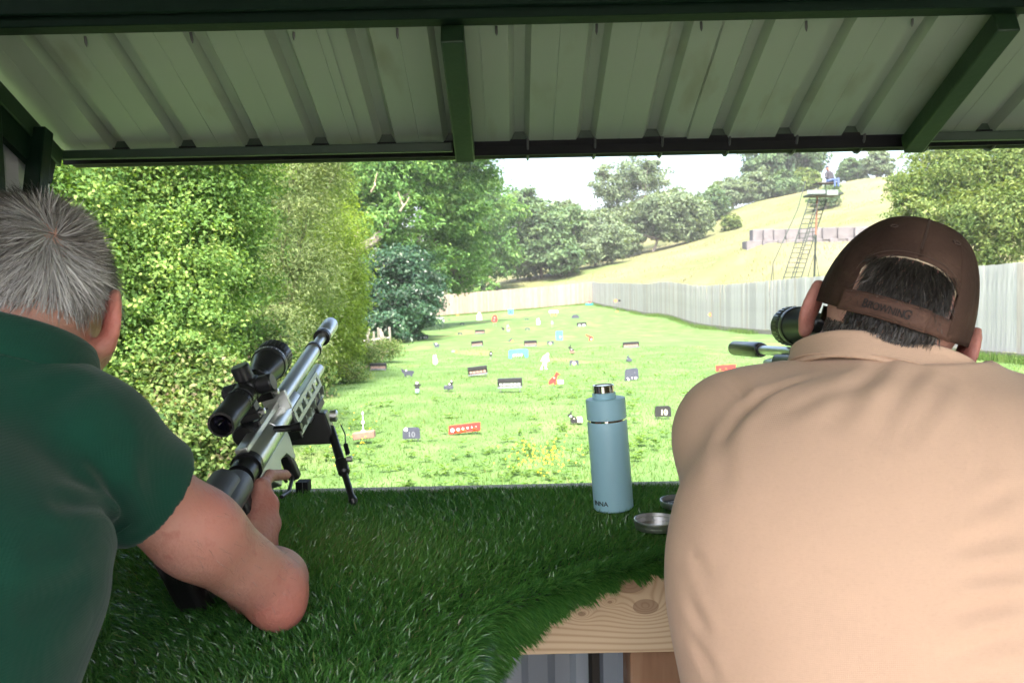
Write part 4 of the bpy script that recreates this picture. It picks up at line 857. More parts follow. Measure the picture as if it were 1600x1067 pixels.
mb = MB(); mb.lathe((0, .246, .002), Yv, [(0, .021), (.003, .022), (.098, .022), (.0985, .0213), (.100, .0213), (.1005, .022), (.245, .022)], 32); mb.build('receiver_tube', M['silver_alloy'], rl)
mb = MB(); mb.box((.0, .325, .027), (.021, .18, .010)); mb.build('scope_rail', M['silver_alloy'], rl, bevel=.002)
mb = MB(); mb.box((.004, .342, .028), (.012, .055, .026)); mb.build('magazine_window', M['gun_black'], rl, bevel=.002)
mb = MB(); mb.box((.006, .418, .030), (.046, .008, .036)); mb.build('breech_plate', M['silver_alloy'], rl, bevel=.001)
mb = MB(); mb.lathe((-.016, .296, .026), Yv, [(0, .018), (.004, .021), (.042, .021), (.046, .016)], 20); mb.build('magazine', M['gun_black'], rl)
mb = MB(); mb.cyl((.02, .335, .012), (.05, .328, .008), .0055, n=12); mb.lathe((.05, .328, .008), (1, 0, -.1), [(0, .007), (.016, .008), (.018, .006)], 14); mb.build('cocking_handle', M['gun_black'], rl)
mb = MB(); mb.prism([(.236, -.018), (.40, -.018), (.40, -.034), (.388, -.070), (.376, -.066), (.360, -.046), (.330, -.042), (.310, -.062), (.292, -.072), (.268, -.05), (.236, -.042)], (0, 0, 0), (0, 1, 0), (0, 0, 1), .022); mb.build('lower_receiver', M['satin_alloy'], rl, bevel=.002)
mb = MB(); mb.tube([(0, .372, -.068), (0, .366, -.094), (0, .33, -.102), (0, .296, -.092)], .0035, 8); mb.build('trigger_guard', M['gun_black'], rl)
mb = MB(); mb.tube([(0, .335, -.052), (0, .332, -.072), (0, .337, -.086)], .003, 8); mb.build('trigger', M['gun_black'], rl)
mb = MB(); mb.box((0, .376, -.072), (.020, .020, .06)); mb.build('guard_block', M['gun_black'], rl, bevel=.004)
GT = np.array([-.012, .216, -.030]); GB = np.array([-.026, .172, -.122])
mb = MB(); mb.bar(GT, GB, .030, .046, (0, 1, 0)); mb.build('grip', M['grey_rubber'], rl, bevel=.011, seg=3)
mb = MB(); mb.bar(GT + [0, -.026, .018], GT + [0, -.034, -.045], .032, .026, (0, 1, 0)); mb.build('beavertail', M['gun_black'], rl, bevel=.006)
mb = MB(); mb.lathe((0, .42, .022), Yv, [(0, .0150), (.29, .0150), (.29, .0168), (.302, .0168), (.302, .0105), (.372, .0105), (.372, .0178), (.392, .0178), (.3925, .0170), (.395, .0178), (.462, .0178), (.466, .0168), (.468, .006)], 32)
mb.build('barrel', M['silver_alloy'], rl)
for yy_, rr_, ll_ in ((.709, .0173, .006), (.791, .0181, .013)): mb = MB(); mb.lathe((0, yy_, .022), Yv, [(0, rr_), (ll_, rr_)], 32); mb.build('barrel_band', M['gun_black'], rl)
mb = MB(); mb.lathe((0, .42, -.016), Yv, [(0, .0125), (.275, .0125), (.279, .0105)], 24); mb.build('air_tube', M['silver_alloy'], rl)
# slotted handguard: side walls of rails and webs, open windows between
hg = MB(); y0h, y1h = .43, .615
for sx in (-1, 1):
    hg.box((sx * .0215, (y0h + y1h) / 2, .0005), (.004, y1h - y0h, .009)); hg.box((sx * .0215, (y0h + y1h) / 2, -.0225), (.004, y1h - y0h, .009))
    hg.box((sx * .0165, (y0h + y1h) / 2, -.0465), (.004, y1h - y0h, .008)); 
    for k in range(6):
        yy = y0h + .004 + k * (y1h - y0h - .008) / 5; hg.box((sx * .0215, yy, -.011), (.004, .013, .015)); hg.bar((sx * .0213, yy, -.026), (sx * .0167, yy, -.043), .012, .0036, (0, 1, 0))
hg.box((0, (y0h + y1h) / 2, -.0485), (.034, y1h - y0h, .004)); hg.build('handguard', M['satin_alloy'], rl, bevel=.0006, seg=1)
mb = MB(); mb.box((0, y0h - .004, -.024), (.044, .010, .054)); mb.build('handguard_end', M['gun_black'], rl, bevel=.002)
mb = MB(); mb.box((0, .56, -.056), (.022, .09, .010)); mb.build('accessory_rail', M['silver_alloy'], rl, bevel=.001)
scope(rl, .212, .086, L=.30, ob=.0318, ey=.0208, mounts=(.108, .19))
# bipod: block under the handguard, two spread legs to the turf
Ti = TL.inverted()
def loc(p): return np.array(Ti @ Vector(p))
bz = BZ + .012
fR = at(553, 789, 1.475); fR = np.array([fR[0], 1.475, bz]); fL = np.array([fR[0] - .235, 1.43, bz])
piv = np.array(TL @ Vector((0, .555, -.085)))
rt = np.array([1, 0, 0.0])
hub = MB(); ux = np.array(Ti.to_3x3() @ Vector((1, .1, 0))); uz = np.array(Ti.to_3x3() @ Vector((0, 0, 1)))
hub.prism([(-.028, .030), (.022, .030), (.040, -.026), (.036, -.031), (-.046, -.031), (-.05, -.026)], loc(piv), ux, uz, .05); bp = hub.build('bipod_head', M['gun_black'], rl, bevel=.003)
mb = MB(); c_ = loc(piv + [0, 0, .036]); mb.box(c_ + [0, 0, .004], (.03, .05, .016)); mb.box(c_ + [.010, .005, .020], (.006, .04, .026)); mb.build('bipod_clamp', M['gun_black'], rl, bevel=.002)
mb = MB(); mb.lathe(loc(piv + [.032, -.01, .022]), ux, [(0, .011), (.012, .012), (.015, .008)], 16); mb.build('clamp_knob', M['brushed_steel'], rl)
for sx, ft in ((1, fR), (-1, fL)):
    a = piv + rt * sx * .030 + np.array([0, 0, -.004]); d = ft - a; Ln = np.linalg.norm(d); m_ = a + d * .55
    mb = MB(); mb.cyl(loc(a), loc(m_), .0085, n=14); mb.lathe(loc(a + d * .44), loc(m_) - loc(a), [(0, .0085), (.003, .0115), (.03, .0115), (.034, .0085)], 14); lg = mb.build('bipod_leg', M['gun_black'], rl)
    mb = MB(); mb.cyl(loc(m_), loc(ft - d / Ln * .012), .0062, n=12); mb.build('leg_extension', M['gun_black'], lg)
    mb = MB(); mb.lathe(loc(ft - d / Ln * .016), loc(ft) - loc(a), [(0, .007), (.010, .009), (.018, .005)], 12); mb.build('rubber_foot', M['gun_black'], lg)
    mb = MB(); mb.lathe(loc(a + d * .47 + np.array([sx * .010, 0, .006])), ux * sx, [(0, .005), (.01, .006), (.012, .004)], 10); mb.build('leg_knob', M['brushed_steel'], lg)
    s0 = a + d * .05 + np.array([sx * .018, 0, .014]); s1 = a + d * .40 + np.array([sx * .016, 0, .006]); k0 = s0 + (s1 - s0) * .68
    mb = MB(); mb.tube([loc(s0), loc(s0 + (k0 - s0) * .5 + np.array([sx * .004, 0, 0])), loc(k0)], .0012, 6); mb.build('spring_wire', M['gun_black'], lg)
    pts = []; ax = unit(s1 - k0); e1, e2, _ = frame(ax)
    for i in range(90): pts.append(loc(k0 + (s1 - k0) * i / 89 + (e1 * math.cos(i * .9) + e2 * math.sin(i * .9)) * .0038))
    mb = MB(); mb.tube(pts, .0011, 5); mb.build('spring', M['gun_black'], lg)
    mb = MB(); mb.tube([loc(s1), loc(s1 + np.array([sx * .004, 0, -.006])), loc(a + d * .44)], .0012, 6); mb.build('spring_hook', M['gun_black'], lg)
# right rifle: mostly hidden in front of the capped man
MZ = at(1187, 546.5, 1.56); dv = unit(ray(749, 517)); B0 = MZ - dv * .56
TR = rifle_frame(B0, MZ, R(-8))
rr = empty('scoped_rifle', (0, 0, 0), 'black rifle with thick silencer and scope in front of the man in the brown cap', 'rifle'); rr.matrix_world = TR
mb = MB(); mb.lathe((0, .56, 0), Yv, [(-.012, .0085), (-.012, .0125), (-.008, .0138), (0, .0145), (.004, .015), (.150, .015), (.154, .0135), (.154, .004)], 36); mb.build('silencer', M['scope_black'], rr)
mb = MB(); mb.lathe((0, .36, 0), Yv, [(0, .0085), (.20, .0085)], 24); mb.build('barrel', M['silver_alloy'], rr)
mb = MB(); mb.lathe((0, .13, 0), Yv, [(0, .016), (.24, .016), (.245, .012)], 24); mb.box((0, .23, .018), (.02, .2, .01)); mb.build('receiver', M['gun_black'], rr, bevel=.002)
mb = MB(); mb.prism([(.03, .005), (.12, .0), (.44, -.006), (.44, -.03), (.22, -.05), (.17, -.08), (.15, -.11), (.12, -.105), (.135, -.055), (.10, -.045), (.03, -.085)], (0, 0, 0), (0, 1, 0), (0, 0, 1), .042); mb.build('stock', M['grey_rubber'], rr, bevel=.010, seg=3)
mb = MB(); mb.lathe((0, .43, -.024), Yv, [(0, .011), (.06, .011), (.085, .007)], 20); mb.build('air_tube', M['silver_alloy'], rr)
mb = MB(); mb.tube([(0, .22, -.05), (0, .22, -.075), (0, .19, -.085), (0, .165, -.08)], .003, 8); mb.build('trigger_guard', M['gun_black'], rr)
scope(rr, .085, .044, L=.34, ob=.033, ey=.022, mounts=(.11, .2))
mb = MB(); mb.box((0, .42, -.05), (.03, .05, .03)); mb.build('bipod_head', M['gun_black'], rr, bevel=.004)
Tri = TR.inverted()
for sx in (-1, 1):
    a = np.array(TR @ Vector((sx * .02, .42, -.055))); b_ = np.array([a[0] + sx * .10, a[1] + .03, BZ + .01]); mb = MB(); mb.cyl(np.array(Tri @ Vector(a)), np.array(Tri @ Vector(b_)), .008, .006, 12); mb.build('bipod_leg', M['gun_black'], rr)
# ------------------------------------------------------------------ people: bodies as one blended surface each
Z3 = np.array([0, 0, CAMZ])
def smin(a, b, k):
    h = np.clip(.5 + .5 * (b - a) / k, 0, 1); return b + (a - b) * h - k * h * (1 - h)
def smax(a, b, k): return -smin(-a, -b, k)
def cone(P, a, b, ra, rb):
    a = np.asarray(a, np.float32); b = np.asarray(b, np.float32); ba = b - a; h = np.clip(((P - a) @ ba) / (ba @ ba), 0, 1)
    return np.linalg.norm(P - a - h[:, None] * ba, axis=1) - (ra + (rb - ra) * h)
def ell(P, c, r, Rm=None):
    q = P - np.asarray(c, np.float32)
    if Rm is not None: q = q @ np.asarray(Rm, np.float32)
    r = np.asarray(r, np.float32); k0 = np.linalg.norm(q / r, axis=1); k1 = np.linalg.norm(q / (r * r), axis=1); return k0 * (k0 - 1) / np.maximum(k1, 1e-6)
def nets(f, lo, hi, h):
    """surface of f = 0 as quads (surface nets), evaluated finely only near the surface"""
    lo = np.asarray(lo, float); q = 4; n = (np.ceil((np.asarray(hi) - lo) / h / q).astype(int)) * q + 1
    ax = [lo[i] + h * np.arange(n[i]) for i in range(3)]; cx = [a[::q] for a in ax]
    G = np.stack(np.meshgrid(*cx, indexing='ij'), -1).reshape(-1, 3).astype(np.float32)
    c = np.concatenate([f(G[i:i + 200000]) for i in range(0, len(G), 200000)]).reshape([len(a) for a in cx])
    V = np.repeat(np.repeat(np.repeat(c, q, 0), q, 1), q, 2)[q // 2:, q // 2:, q // 2:][:n[0], :n[1], :n[2]]
    pad = [(0, n[i] - V.shape[i]) for i in range(3)]; V = np.pad(V, pad, mode='edge')
    idx = np.argwhere(np.abs(V) < h * q * 1.6); P = (lo + idx * h).astype(np.float32)
    V[tuple(idx.T)] = np.concatenate([f(P[i:i + 200000]) for i in range(0, len(P), 200000)])
    s = V < 0; S = s.astype(np.int8); cnt = sum(S[i:n[0] - 1 + i, j:n[1] - 1 + j, k:n[2] - 1 + k] for i in (0, 1) for j in (0, 1) for k in (0, 1))
    act = np.argwhere((cnt > 0) & (cnt < 8)); vid = -np.ones(cnt.shape, np.int32); vid[tuple(act.T)] = np.arange(len(act))
    acc = np.zeros((len(act), 3)); num = np.zeros(len(act)); cor = [(i, j, k) for i in (0, 1) for j in (0, 1) for k in (0, 1)]
    for A in cor:
        for d in range(3):
            if A[d]: continue
            B = list(A); B[d] = 1; va = V[tuple((act + A).T)]; vb = V[tuple((act + B).T)]; m = (va < 0) != (vb < 0); t = np.where(m, va / np.where(va - vb == 0, 1, va - vb), 0)
            p = np.array(A, float)[None] + t[:, None] * (np.array(B) - np.array(A)); acc[m] += p[m]; num[m] += 1
    vert = lo + (act + acc / num[:, None]) * h; F = []
    for d in range(3):
        e1, e2 = [(1, 2), (2, 0), (0, 1)][d]; sl0 = [slice(None)] * 3; sl1 = [slice(None)] * 3; sl0[d] = slice(0, -1); sl1[d] = slice(1, None)
        cr = s[tuple(sl0)] != s[tuple(sl1)]; ij = np.argwhere(cr); ij = ij[(ij[:, e1] > 0) & (ij[:, e2] > 0) & (ij[:, e1] < n[e1] - 1) & (ij[:, e2] < n[e2] - 1)]
        u1 = np.zeros(3, int); u1[e1] = 1; u2 = np.zeros(3, int); u2[e2] = 1
        quad = np.stack([vid[tuple((ij - u1 - u2).T)], vid[tuple((ij - u2).T)], vid[tuple(ij.T)], vid[tuple((ij - u1).T)]], 1)
        flip = ~s[tuple(ij.T)]; quad[flip] = quad[flip][:, ::-1]; F.append(quad)
    F = np.concatenate(F); F = F[(F >= 0).all(1)]; return vert, F
def smooth_v(V, F, it=2, lam=.5):
    for _ in range(it):
        acc = np.zeros_like(V); num = np.zeros(len(V))
        for a, b in ((0, 1), (1, 2), (2, 3), (3, 0)):
            for x, y in ((a, b), (b, a)):
                np.add.at(acc, F[:, x], V[F[:, y]]); np.add.at(num, F[:, x], 1)
        V = V + lam * (acc / np.maximum(num, 1)[:, None] - V)
    return V
def vnormals(V, F):
    fn = np.cross(V[F[:, 2]] - V[F[:, 0]], V[F[:, 3]] - V[F[:, 1]]); N_ = np.zeros_like(V)
    for i in range(4): np.add.at(N_, F[:, i], fn)
    return N_ / (np.linalg.norm(N_, axis=1, keepdims=True) + 1e-12)
def body_mesh(name, f, lo, hi, h, m, root, it=2, disp=None, flush=None):
    V, F = nets(f, lo, hi, h); V = smooth_v(V, F, it)
    if disp is not None: V = V + vnormals(V, F) * disp(V)[:, None]
    me = mesh_np(name, V + Z3, F, True)
    if flush:
        fl = np.zeros(len(V))
        for c, r_ in flush: fl = np.maximum(fl, np.exp(-(np.linalg.norm(V - np.asarray(c), axis=1) / r_) ** 2))
        a = me.attributes.new('flush', 'FLOAT', 'POINT'); a.data.foreach_set('value', fl.astype(np.float32))
    o = link(name, me, None, m); plant(o, root); return o, V, F
def head_rot(yaw, pitch, roll):
    return np.array(Matrix.Rotation(-yaw, 3, 'Z') @ Matrix.Rotation(-pitch, 3, 'X') @ Matrix.Rotation(roll, 3, 'Y'))
def head_sdf(P, c, Rm, ear_out=.35, s=1.0):
    """cranium, jaw, nose, brow, lips and two ears; local x right, y forward, z up"""
    q = ((P - np.asarray(c, np.float32)) @ np.asarray(Rm, np.float32)) / s
    d = ell(q, (0, -.014, .036), (.0745, .096, .086)); d = smin(d, ell(q, (0, -.055, .01), (.06, .05, .06)), .03)
    d = smin(d, ell(q, (0, .040, -.035), (.059, .056, .082)), .03); d = smin(d, cone(q, (.05, .0, -.055), (.02, .074, -.10), .018, .018), .025); d = smin(d, cone(q, (-.05, .0, -.055), (-.02, .074, -.10), .018, .018), .025)
    d = smin(d, cone(q, (-.028, .082, .022), (.028, .082, .022), .014, .014), .015)
    for sx in (-1, 1):
        d = smax(d, -ell(q, (sx * .031, .102, .002), (.016, .012, .010)), .008); d = smin(d, ell(q, (sx * .031, .084, .002), (.0125, .012, .012)), .003); d = smin(d, ell(q, (sx * .046, .066, -.028), (.018, .02, .016)), .02)
    d = smin(d, cone(q, (0, .092, .012), (0, .112, -.026), .007, .0115), .008); d = smin(d, cone(q, (-.009, .1, -.03), (.009, .1, -.03), .007, .007), .006)
    d = smin(d, cone(q, (-.018, .088, -.058), (.018, .088, -.058), .007, .007), .008); d = smax(d, -cone(q, (-.02, .0985, -.0585), (.02, .0985, -.0585), .0015, .0015), .004)
    for sx in (-1, 1):
        a = sx * ear_out; ca, sa = math.cos(a), math.sin(a); Re = np.array([[ca, -sa, 0], [sa, ca, 0], [0, 0, 1]]) @ np.array(Matrix.Rotation(R(-12), 3, 'X'))
        e = q - np.array([sx * .081, -.012, -.006], np.float32); e = e @ Re.astype(np.float32); e = e * np.array([sx, 1, 1], np.float32)
        # helix shell: flattened ellipsoid with a hollowed outer face and a rolled rim, lobe below
        sh_ = ell(e, (.004, -.006, .004), (.0085, .0205, .031)); sh_ = smin(sh_, ell(e, (.003, .002, -.024), (.007, .011, .0125)), .008)
        sh_ = smax(sh_, -ell(e, (.0125, .0, .004), (.0075, .0125, .021)), .004); rim = []
        for t in np.linspace(-.4, 2.9, 9): rim.append((.0065, -.006 - .0175 * math.sin(t * .9 + .2), .004 + .028 * math.cos(t)))
        for p0, p1 in zip(rim[:-1], rim[1:]): sh_ = smin(sh_, cone(e, p0, p1, .0034, .0034), .004)
        d = smin(d, sh_, .0035)
    return d * s
def finger(P, pts, r):
    d = 1e3
    for i in range(len(pts) - 1):
        c = cone(P, pts[i], pts[i + 1], r[i], r[i + 1]); d = c if i == 0 else smin(d, c, .004)
    return d
def hand_sdf(P, wr, mcps, tips, thumb, k=.012):
    """palm fanned from the wrist to four knuckles; each finger its own chain, thumb from the side of the palm"""
    d = None
    for mp_ in mcps:
        c = cone(P, wr, mp_, .024, .0125); d = c if d is None else smin(d, c, .016)
    for i in range(3): d = smin(d, cone(P, mcps[i], mcps[i + 1], .0115, .0115), .01)
    for mp_ in mcps: d = smin(d, ell(P, mp_, (.0145, .0145, .0145)), .005)
    for ch in tips:
        d = smin(d, finger(P, ch, [.0108, .0098, .0088, .0074][:len(ch)]), .005)
    d = smin(d, finger(P, thumb, [.021, .0165, .0125, .010][:len(thumb)]), .011); return d
# skin
def skin(name, cols, red):
    m = mat(name, cols, 9, .5, bump=.22, bscale=220, sss=.12, spec=.35, contrast=(.35, .65)); blend(m, red, 5.0, .5, .72, .6); blend(m, tuple(np.array(red) * .8), 55, .58, .72, .5)
    nt = m.node_tree; N = nt.nodes; L = nt.links; p = N['Principled BSDF']; old = p.inputs['Base Color'].links[0].from_socket; at_ = N.new('ShaderNodeAttribute'); at_.attribute_name = 'flush'
    mu = N.new('ShaderNodeMath'); mu.operation = 'MULTIPLY'; L.new(at_.outputs['Fac'], mu.inputs[0]); mu.inputs[1].default_value = .75
    mx = N.new('ShaderNodeMix'); mx.data_type = 'RGBA'; L.new(mu.outputs[0], mx.inputs[0]); L.new(old, mx.inputs[6]); mx.inputs[7].default_value = lin((red[0] * 1.02, red[1] * .82, red[2] * .8)); L.new(mx.outputs[2], p.inputs['Base Color']); return m
skin('skin_pink', [(.36, .175, .13), (.42, .215, .165), (.46, .25, .2)], (.42, .13, .10))
skin('skin_nape', [(.33, .175, .135), (.38, .21, .165), (.42, .25, .2)], (.37, .14, .115))
def cloth(name, c, rough=.9, fine=700, bump=.08, sheen=.12):
    c = np.array(c); m = mat(name, [tuple(c * .9), tuple(c), tuple(np.minimum(c * 1.08, 1))], 3, rough, spec=.15, sheen=sheen)
    blend(m, tuple(c * .72), 700, .5, .72, .16, stretch=(.3, .3, 1)); blend(m, tuple(np.minimum(c * 1.2, 1)), 420, .52, .75, .14, stretch=(1, 1, .35))
    nt = m.node_tree; N = nt.nodes; L = nt.links; tc = N.new('ShaderNodeTexCoord'); outs = []
    for ax in (0, 2):
        wv = N.new('ShaderNodeTexWave'); wv.bands_direction = 'XZ'[ax // 2] if ax in (0, 2) else 'X'; wv.inputs['Scale'].default_value = fine / 6.28; wv.inputs['Distortion'].default_value = 1.5; L.new(tc.outputs['Object'], wv.inputs['Vector']); outs.append(wv.outputs['Fac'])
    ad = N.new('ShaderNodeMath'); L.new(outs[0], ad.inputs[0]); L.new(outs[1], ad.inputs[1]); b = N.new('ShaderNodeBump'); b.inputs['Strength'].default_value = bump; b.inputs['Distance'].default_value = .002; L.new(ad.outputs[0], b.inputs['Height']); L.new(b.outputs[0], N['Principled BSDF'].inputs['Normal']); return m
cloth('green_polo', (.0028, .037, .0225), fine=900, bump=.15)
cloth('tan_shirt', (.475, .322, .232), fine=1100, bump=.06)
cloth('trouser_cloth', (.035, .04, .055)); cloth('dark_jacket', (.05, .05, .06)); cloth('blue_jeans', (.08, .12, .24)); plain('shoe_leather', (.03, .025, .02), .5)
leaf_mat('grey_hair', [(.02, .016, .013), (.07, .058, .05), (.17, .155, .145), (.34, .33, .325), (.55, .54, .53)], 0, rough=.38, spec=.5)
leaf_mat('dark_hair', [(.010, .008, .007), (.022, .017, .014), (.05, .042, .036), (.2, .17, .15), (.42, .38, .35)], 0, rough=.4, spec=.5)
def hair(name, root, P, N_, D, L, lift, m, tint, r, wdt=.0009, curl=.25, seg=4):
    """strands as thin strips: start at P, leave along D with some lift, then follow the head"""
    n = len(P); L = L[:, None]; side = np.cross(D, N_); side /= np.linalg.norm(side, axis=1, keepdims=True) + 1e-9; side = side + r.normal(size=(n, 3)) * .35
    pts = [P]; d = D + N_ * lift[:, None]; jit = r.normal(size=(n, 3)) * curl
    for i in range(seg):
        d_ = d + jit * (i / seg) - N_ * (.42 * lift[:, None] * i / seg * 1.6); d_ /= np.linalg.norm(d_, axis=1, keepdims=True); pts.append(pts[-1] + d_ * L / seg)
    V = []
    for i, p in enumerate(pts):
        w = wdt * (1 - .8 * (i / seg) ** 2); V += [p - side * w / 2, p + side * w / 2]
    V = np.stack(V, 1).reshape(-1, 3); b = np.arange(n)[:, None] * (2 * (seg + 1)); F = np.concatenate([np.stack([b + 2 * i, b + 2 * i + 1, b + 2 * i + 3, b + 2 * i + 2], -1)[:, 0] for i in range(seg)])
    me = mesh_np(name, V, F, True); face_attr(me, 'tint', np.tile(np.clip(tint, 0, 1), seg)); o = link(name, me, None, m); plant(o, root); return o
def on_cloth(p, f):
    p = np.asarray(p, float); d = unit(p); t = .25
    for _ in range(60):
        s_ = float(f((d * t)[None].astype(np.float32))[0]); t += s_ * .8
        if s_ < .0004 or t > 2: break
    return d * t if t < 2 else p
def fold_disp(folds, noise=(.0015, 14.0, 1), sdf=None):
    if sdf is not None: folds = [(on_cloth(a, sdf), on_cloth(b, sdf), w, k) for a, b, w, k in folds]
    def f(V):
        d = sn(V, noise[2], noise[1]) * noise[0]
        for a, b, w, amp in folds:
            a = np.array(a); b = np.array(b); ba = b - a; h = np.clip(((V - a) @ ba) / (ba @ ba), 0, 1); dd = np.linalg.norm(V - a - h[:, None] * ba, axis=1); env = np.sin(np.clip(h, .02, .98) * math.pi) ** .6
            d = d - amp * env * np.exp(-(dd / w) ** 2) + .6 * amp * env * np.exp(-((dd - 1.9 * w) / (1.1 * w)) ** 2)
        return d
    return f
def q3(px, py, d): p = at(px, py, d); return (p[0], p[1], p[2] - CAMZ)

# ---- man on the left -------------------------------------------------------------
pel = np.array([-.538, .37, -.54]); che = np.array([-.525, .645, -.235]); nb = np.array([-.495, .79, -.090])
S_R = np.array([-.402, .775, -.137]); S_L = np.array([-.665, .80, -.15]); E_R = np.array([-.288, .955, -.352]); W_R = np.array([-.349, 1.165, -.318])
E_L = np.array([-.80, .90, -.35]); W_L = np.array([-.76, 1.11, -.345])
hc = np.array([-.503, .868, -.022]); HR = head_rot(R(-9), R(13), R(3))
man = empty('person', (-.538, .40, 0), 'grey haired man in a dark green polo shirt holding the silver rifle', 'person')
def ah(px, py, d): return q3(px, py, d)
Gt = np.array(TL @ Vector(tuple(GT))) - [0, 0, CAMZ]; Gb = np.array(TL @ Vector(tuple(GB))) - [0, 0, CAMZ]; gx = np.array(TL.to_3x3() @ Vector((1, 0, 0))); gy = np.array(TL.to_3x3() @ Vector((0, 1, 0)))
gd = lambda t: Gt + (Gb - Gt) * t
W_R = gd(.80) + gx * .010 - gy * .066 - np.array([0, 0, .006])
mc = [gd(.04) + gx * .024 + gy * .008, gd(.32) + gx * .033 + gy * .010, gd(.60) + gx * .035 + gy * .004, gd(.88) + gx * .030 - gy * .006]
tr = np.array(TL @ Vector((.008, .335, -.068))) - [0, 0, CAMZ]
tips_R = [[mc[0], gd(.06) + gx * .025 + gy * .050, tr + gx * .006 - gy * .012, tr]] + [[m_, gd(t) + gx * .018 + gy * .042, gd(t) - gx * .010 + gy * .042, gd(t) - gx * .024 + gy * .020] for m_, t in zip(mc[1:], (.34, .58, .82))]
th_R = [gd(.66) - gx * .014 - gy * .054, gd(.34) - gx * .026 - gy * .044, gd(.08) - gx * .034 - gy * .016, gd(.06) - gx * .032 + gy * .014]
wl = W_L; ml = [wl + np.array(v) for v in ((.075, .035, .012), (.082, .012, .006), (.080, -.012, 0), (.070, -.032, -.004))]
tips_L = [[m_, m_ + np.array([.036, .008, -.004]), m_ + np.array([.056, .010, -.018]), m_ + np.array([.062, .004, -.036])] for m_ in ml]; th_L = [wl + np.array([.03, .03, .0]), wl + np.array([.05, .058, .006]), wl + np.array([.075, .075, .008])]
def arm(P, S, E, Wp, r=(.046, .042, .038, .042, .034, .027)):
    m1 = S * .45 + E * .55; d = cone(P, S, m1, r[0], r[1]); d = smin(d, cone(P, m1, E, r[1], r[2]), .03); m2 = E * .68 + Wp * .32
    d = smin(d, cone(P, E, m2, r[2] * .95, r[3]), .015); d = smin(d, cone(P, m2, Wp, r[3], r[5]), .02); return d
bi = (S_R * .45 + E_R * .55)
def f_left(P):
    d = head_sdf(P, hc, HR, .5, .955); nk = hc + HR @ np.array([0, -.028, -.06]); d = smin(d, cone(P, nk, nb, .056, .066), .03)
    for s in (-1, 1): d = smin(d, cone(P, pel + [s * .05, 0, 0], che + [s * .055, 0, 0], .115, .10), .05)
    d = smin(d, cone(P, nb, che, .075, .1), .05); d = smin(d, cone(P, nb - [0, .02, .02], S_R, .05, .045), .04); d = smin(d, cone(P, nb - [0, .02, .02], S_L, .05, .045), .04)
    a = arm(P, S_R + np.array([-.006, 0, -.008]), E_R, W_R); a = smin(a, ell(P, E_R + np.array([.010, -.010, -.022]), (.024, .026, .022)), .02); a = smin(a, ell(P, E_R * .8 + W_R * .2 + np.array([.010, .0, .006]), (.040, .05, .036)), .02)
    d = smin(d, a, .03); d = smin(d, arm(P, S_L, E_L, W_L), .03)
    h = hand_sdf(P, W_R + (np.array(mc[1]) - W_R) * .12, mc, tips_R, th_R); d = smin(d, h, .016)
    h2 = hand_sdf(P, W_L, ml, tips_L, th_L); return smin(d, h2, .016)
body_mesh('body', f_left, (-.86, .2, -.72), (-.2, 1.36, .17), .0036, M['skin_pink'], man, 2, None, [(hc + HR @ np.array([sx * .084, -.018, -.006]), .034) for sx in (-1, 1)] + [(E_R + [0.02, 0, -.02], .06), (mc[1], .03), (mc[3], .03)])
sl0 = S_R + (E_R - S_R) * .29; sax = unit(E_R - S_R + np.array([.02, .0, .02])); sl1 = S_L + (E_L - S_L) * .47; sax1 = unit(E_L - S_L)
def f_polo(P):
    d = 1e3
    for s in (-1, 1):
        c = cone(P, pel + [s * .055, 0, .02], che + [s * .07, .0, 0], .132, .118); d = c if s == -1 else smin(d, c, .06)
    up_ = (P - (che * .5 + nb * .5)) @ unit(nb - che); d = smin(d, cone(P, che, nb - np.array([0, .015, .02]), .125, .085), .06)
    d = smin(d, cone(P, nb - [0.0, .02, .03], S_R, .064, .058), .05); d = smin(d, cone(P, nb - [0, .02, .03], S_L, .064, .058), .05)
    SA = S_R + np.array([-.006, 0, -.008]); s_ = cone(P, SA, sl0 + np.array([-.004, 0, -.006]) + sax * .05, .060, .0605); s_ = np.maximum(s_, (P - sl0) @ sax); s2 = cone(P, S_L, sl1 + sax1 * .05, .062, .062); s2 = np.maximum(s2, (P - sl1) @ sax1)
    d = smin(d, s_, .022); d = smin(d, s2, .03)
    inner = np.maximum(cone(P, SA * .85 + E_R * .15, E_R, .0525, .052), -((P - sl0) @ sax + .05)); d = np.maximum(d, -inner)
    neck = cone(P, nb + [0, -.01, -.02], nb + np.array([.004, .07, .09]), .068, .078); d = smax(d, -neck, .008)
    return np.maximum(d, -(P - pel)[:, 2] - .06)
A_ = lambda *t: np.array(t)
folds = [(q3(205, 828, .74), q3(130, 700, .66), .010, .010), (q3(190, 838, .74), q3(90, 790, .62), .008, .008), (q3(175, 825, .72), q3(60, 860, .58), .010, .008), (q3(215, 600, .72), q3(170, 760, .70), .012, .004), (q3(150, 570, .76), q3(60, 640, .66), .014, .004), (q3(120, 560, .74), q3(10, 590, .62), .012, .004), (q3(140, 900, .66), q3(20, 960, .52), .014, .005)]
body_mesh('polo_shirt', f_polo, (-.86, .2, -.62), (-.2, 1.0, .06), .004, M['green_polo'], man, 2, fold_disp(folds, (.0018, 16.0, 4), f_polo))
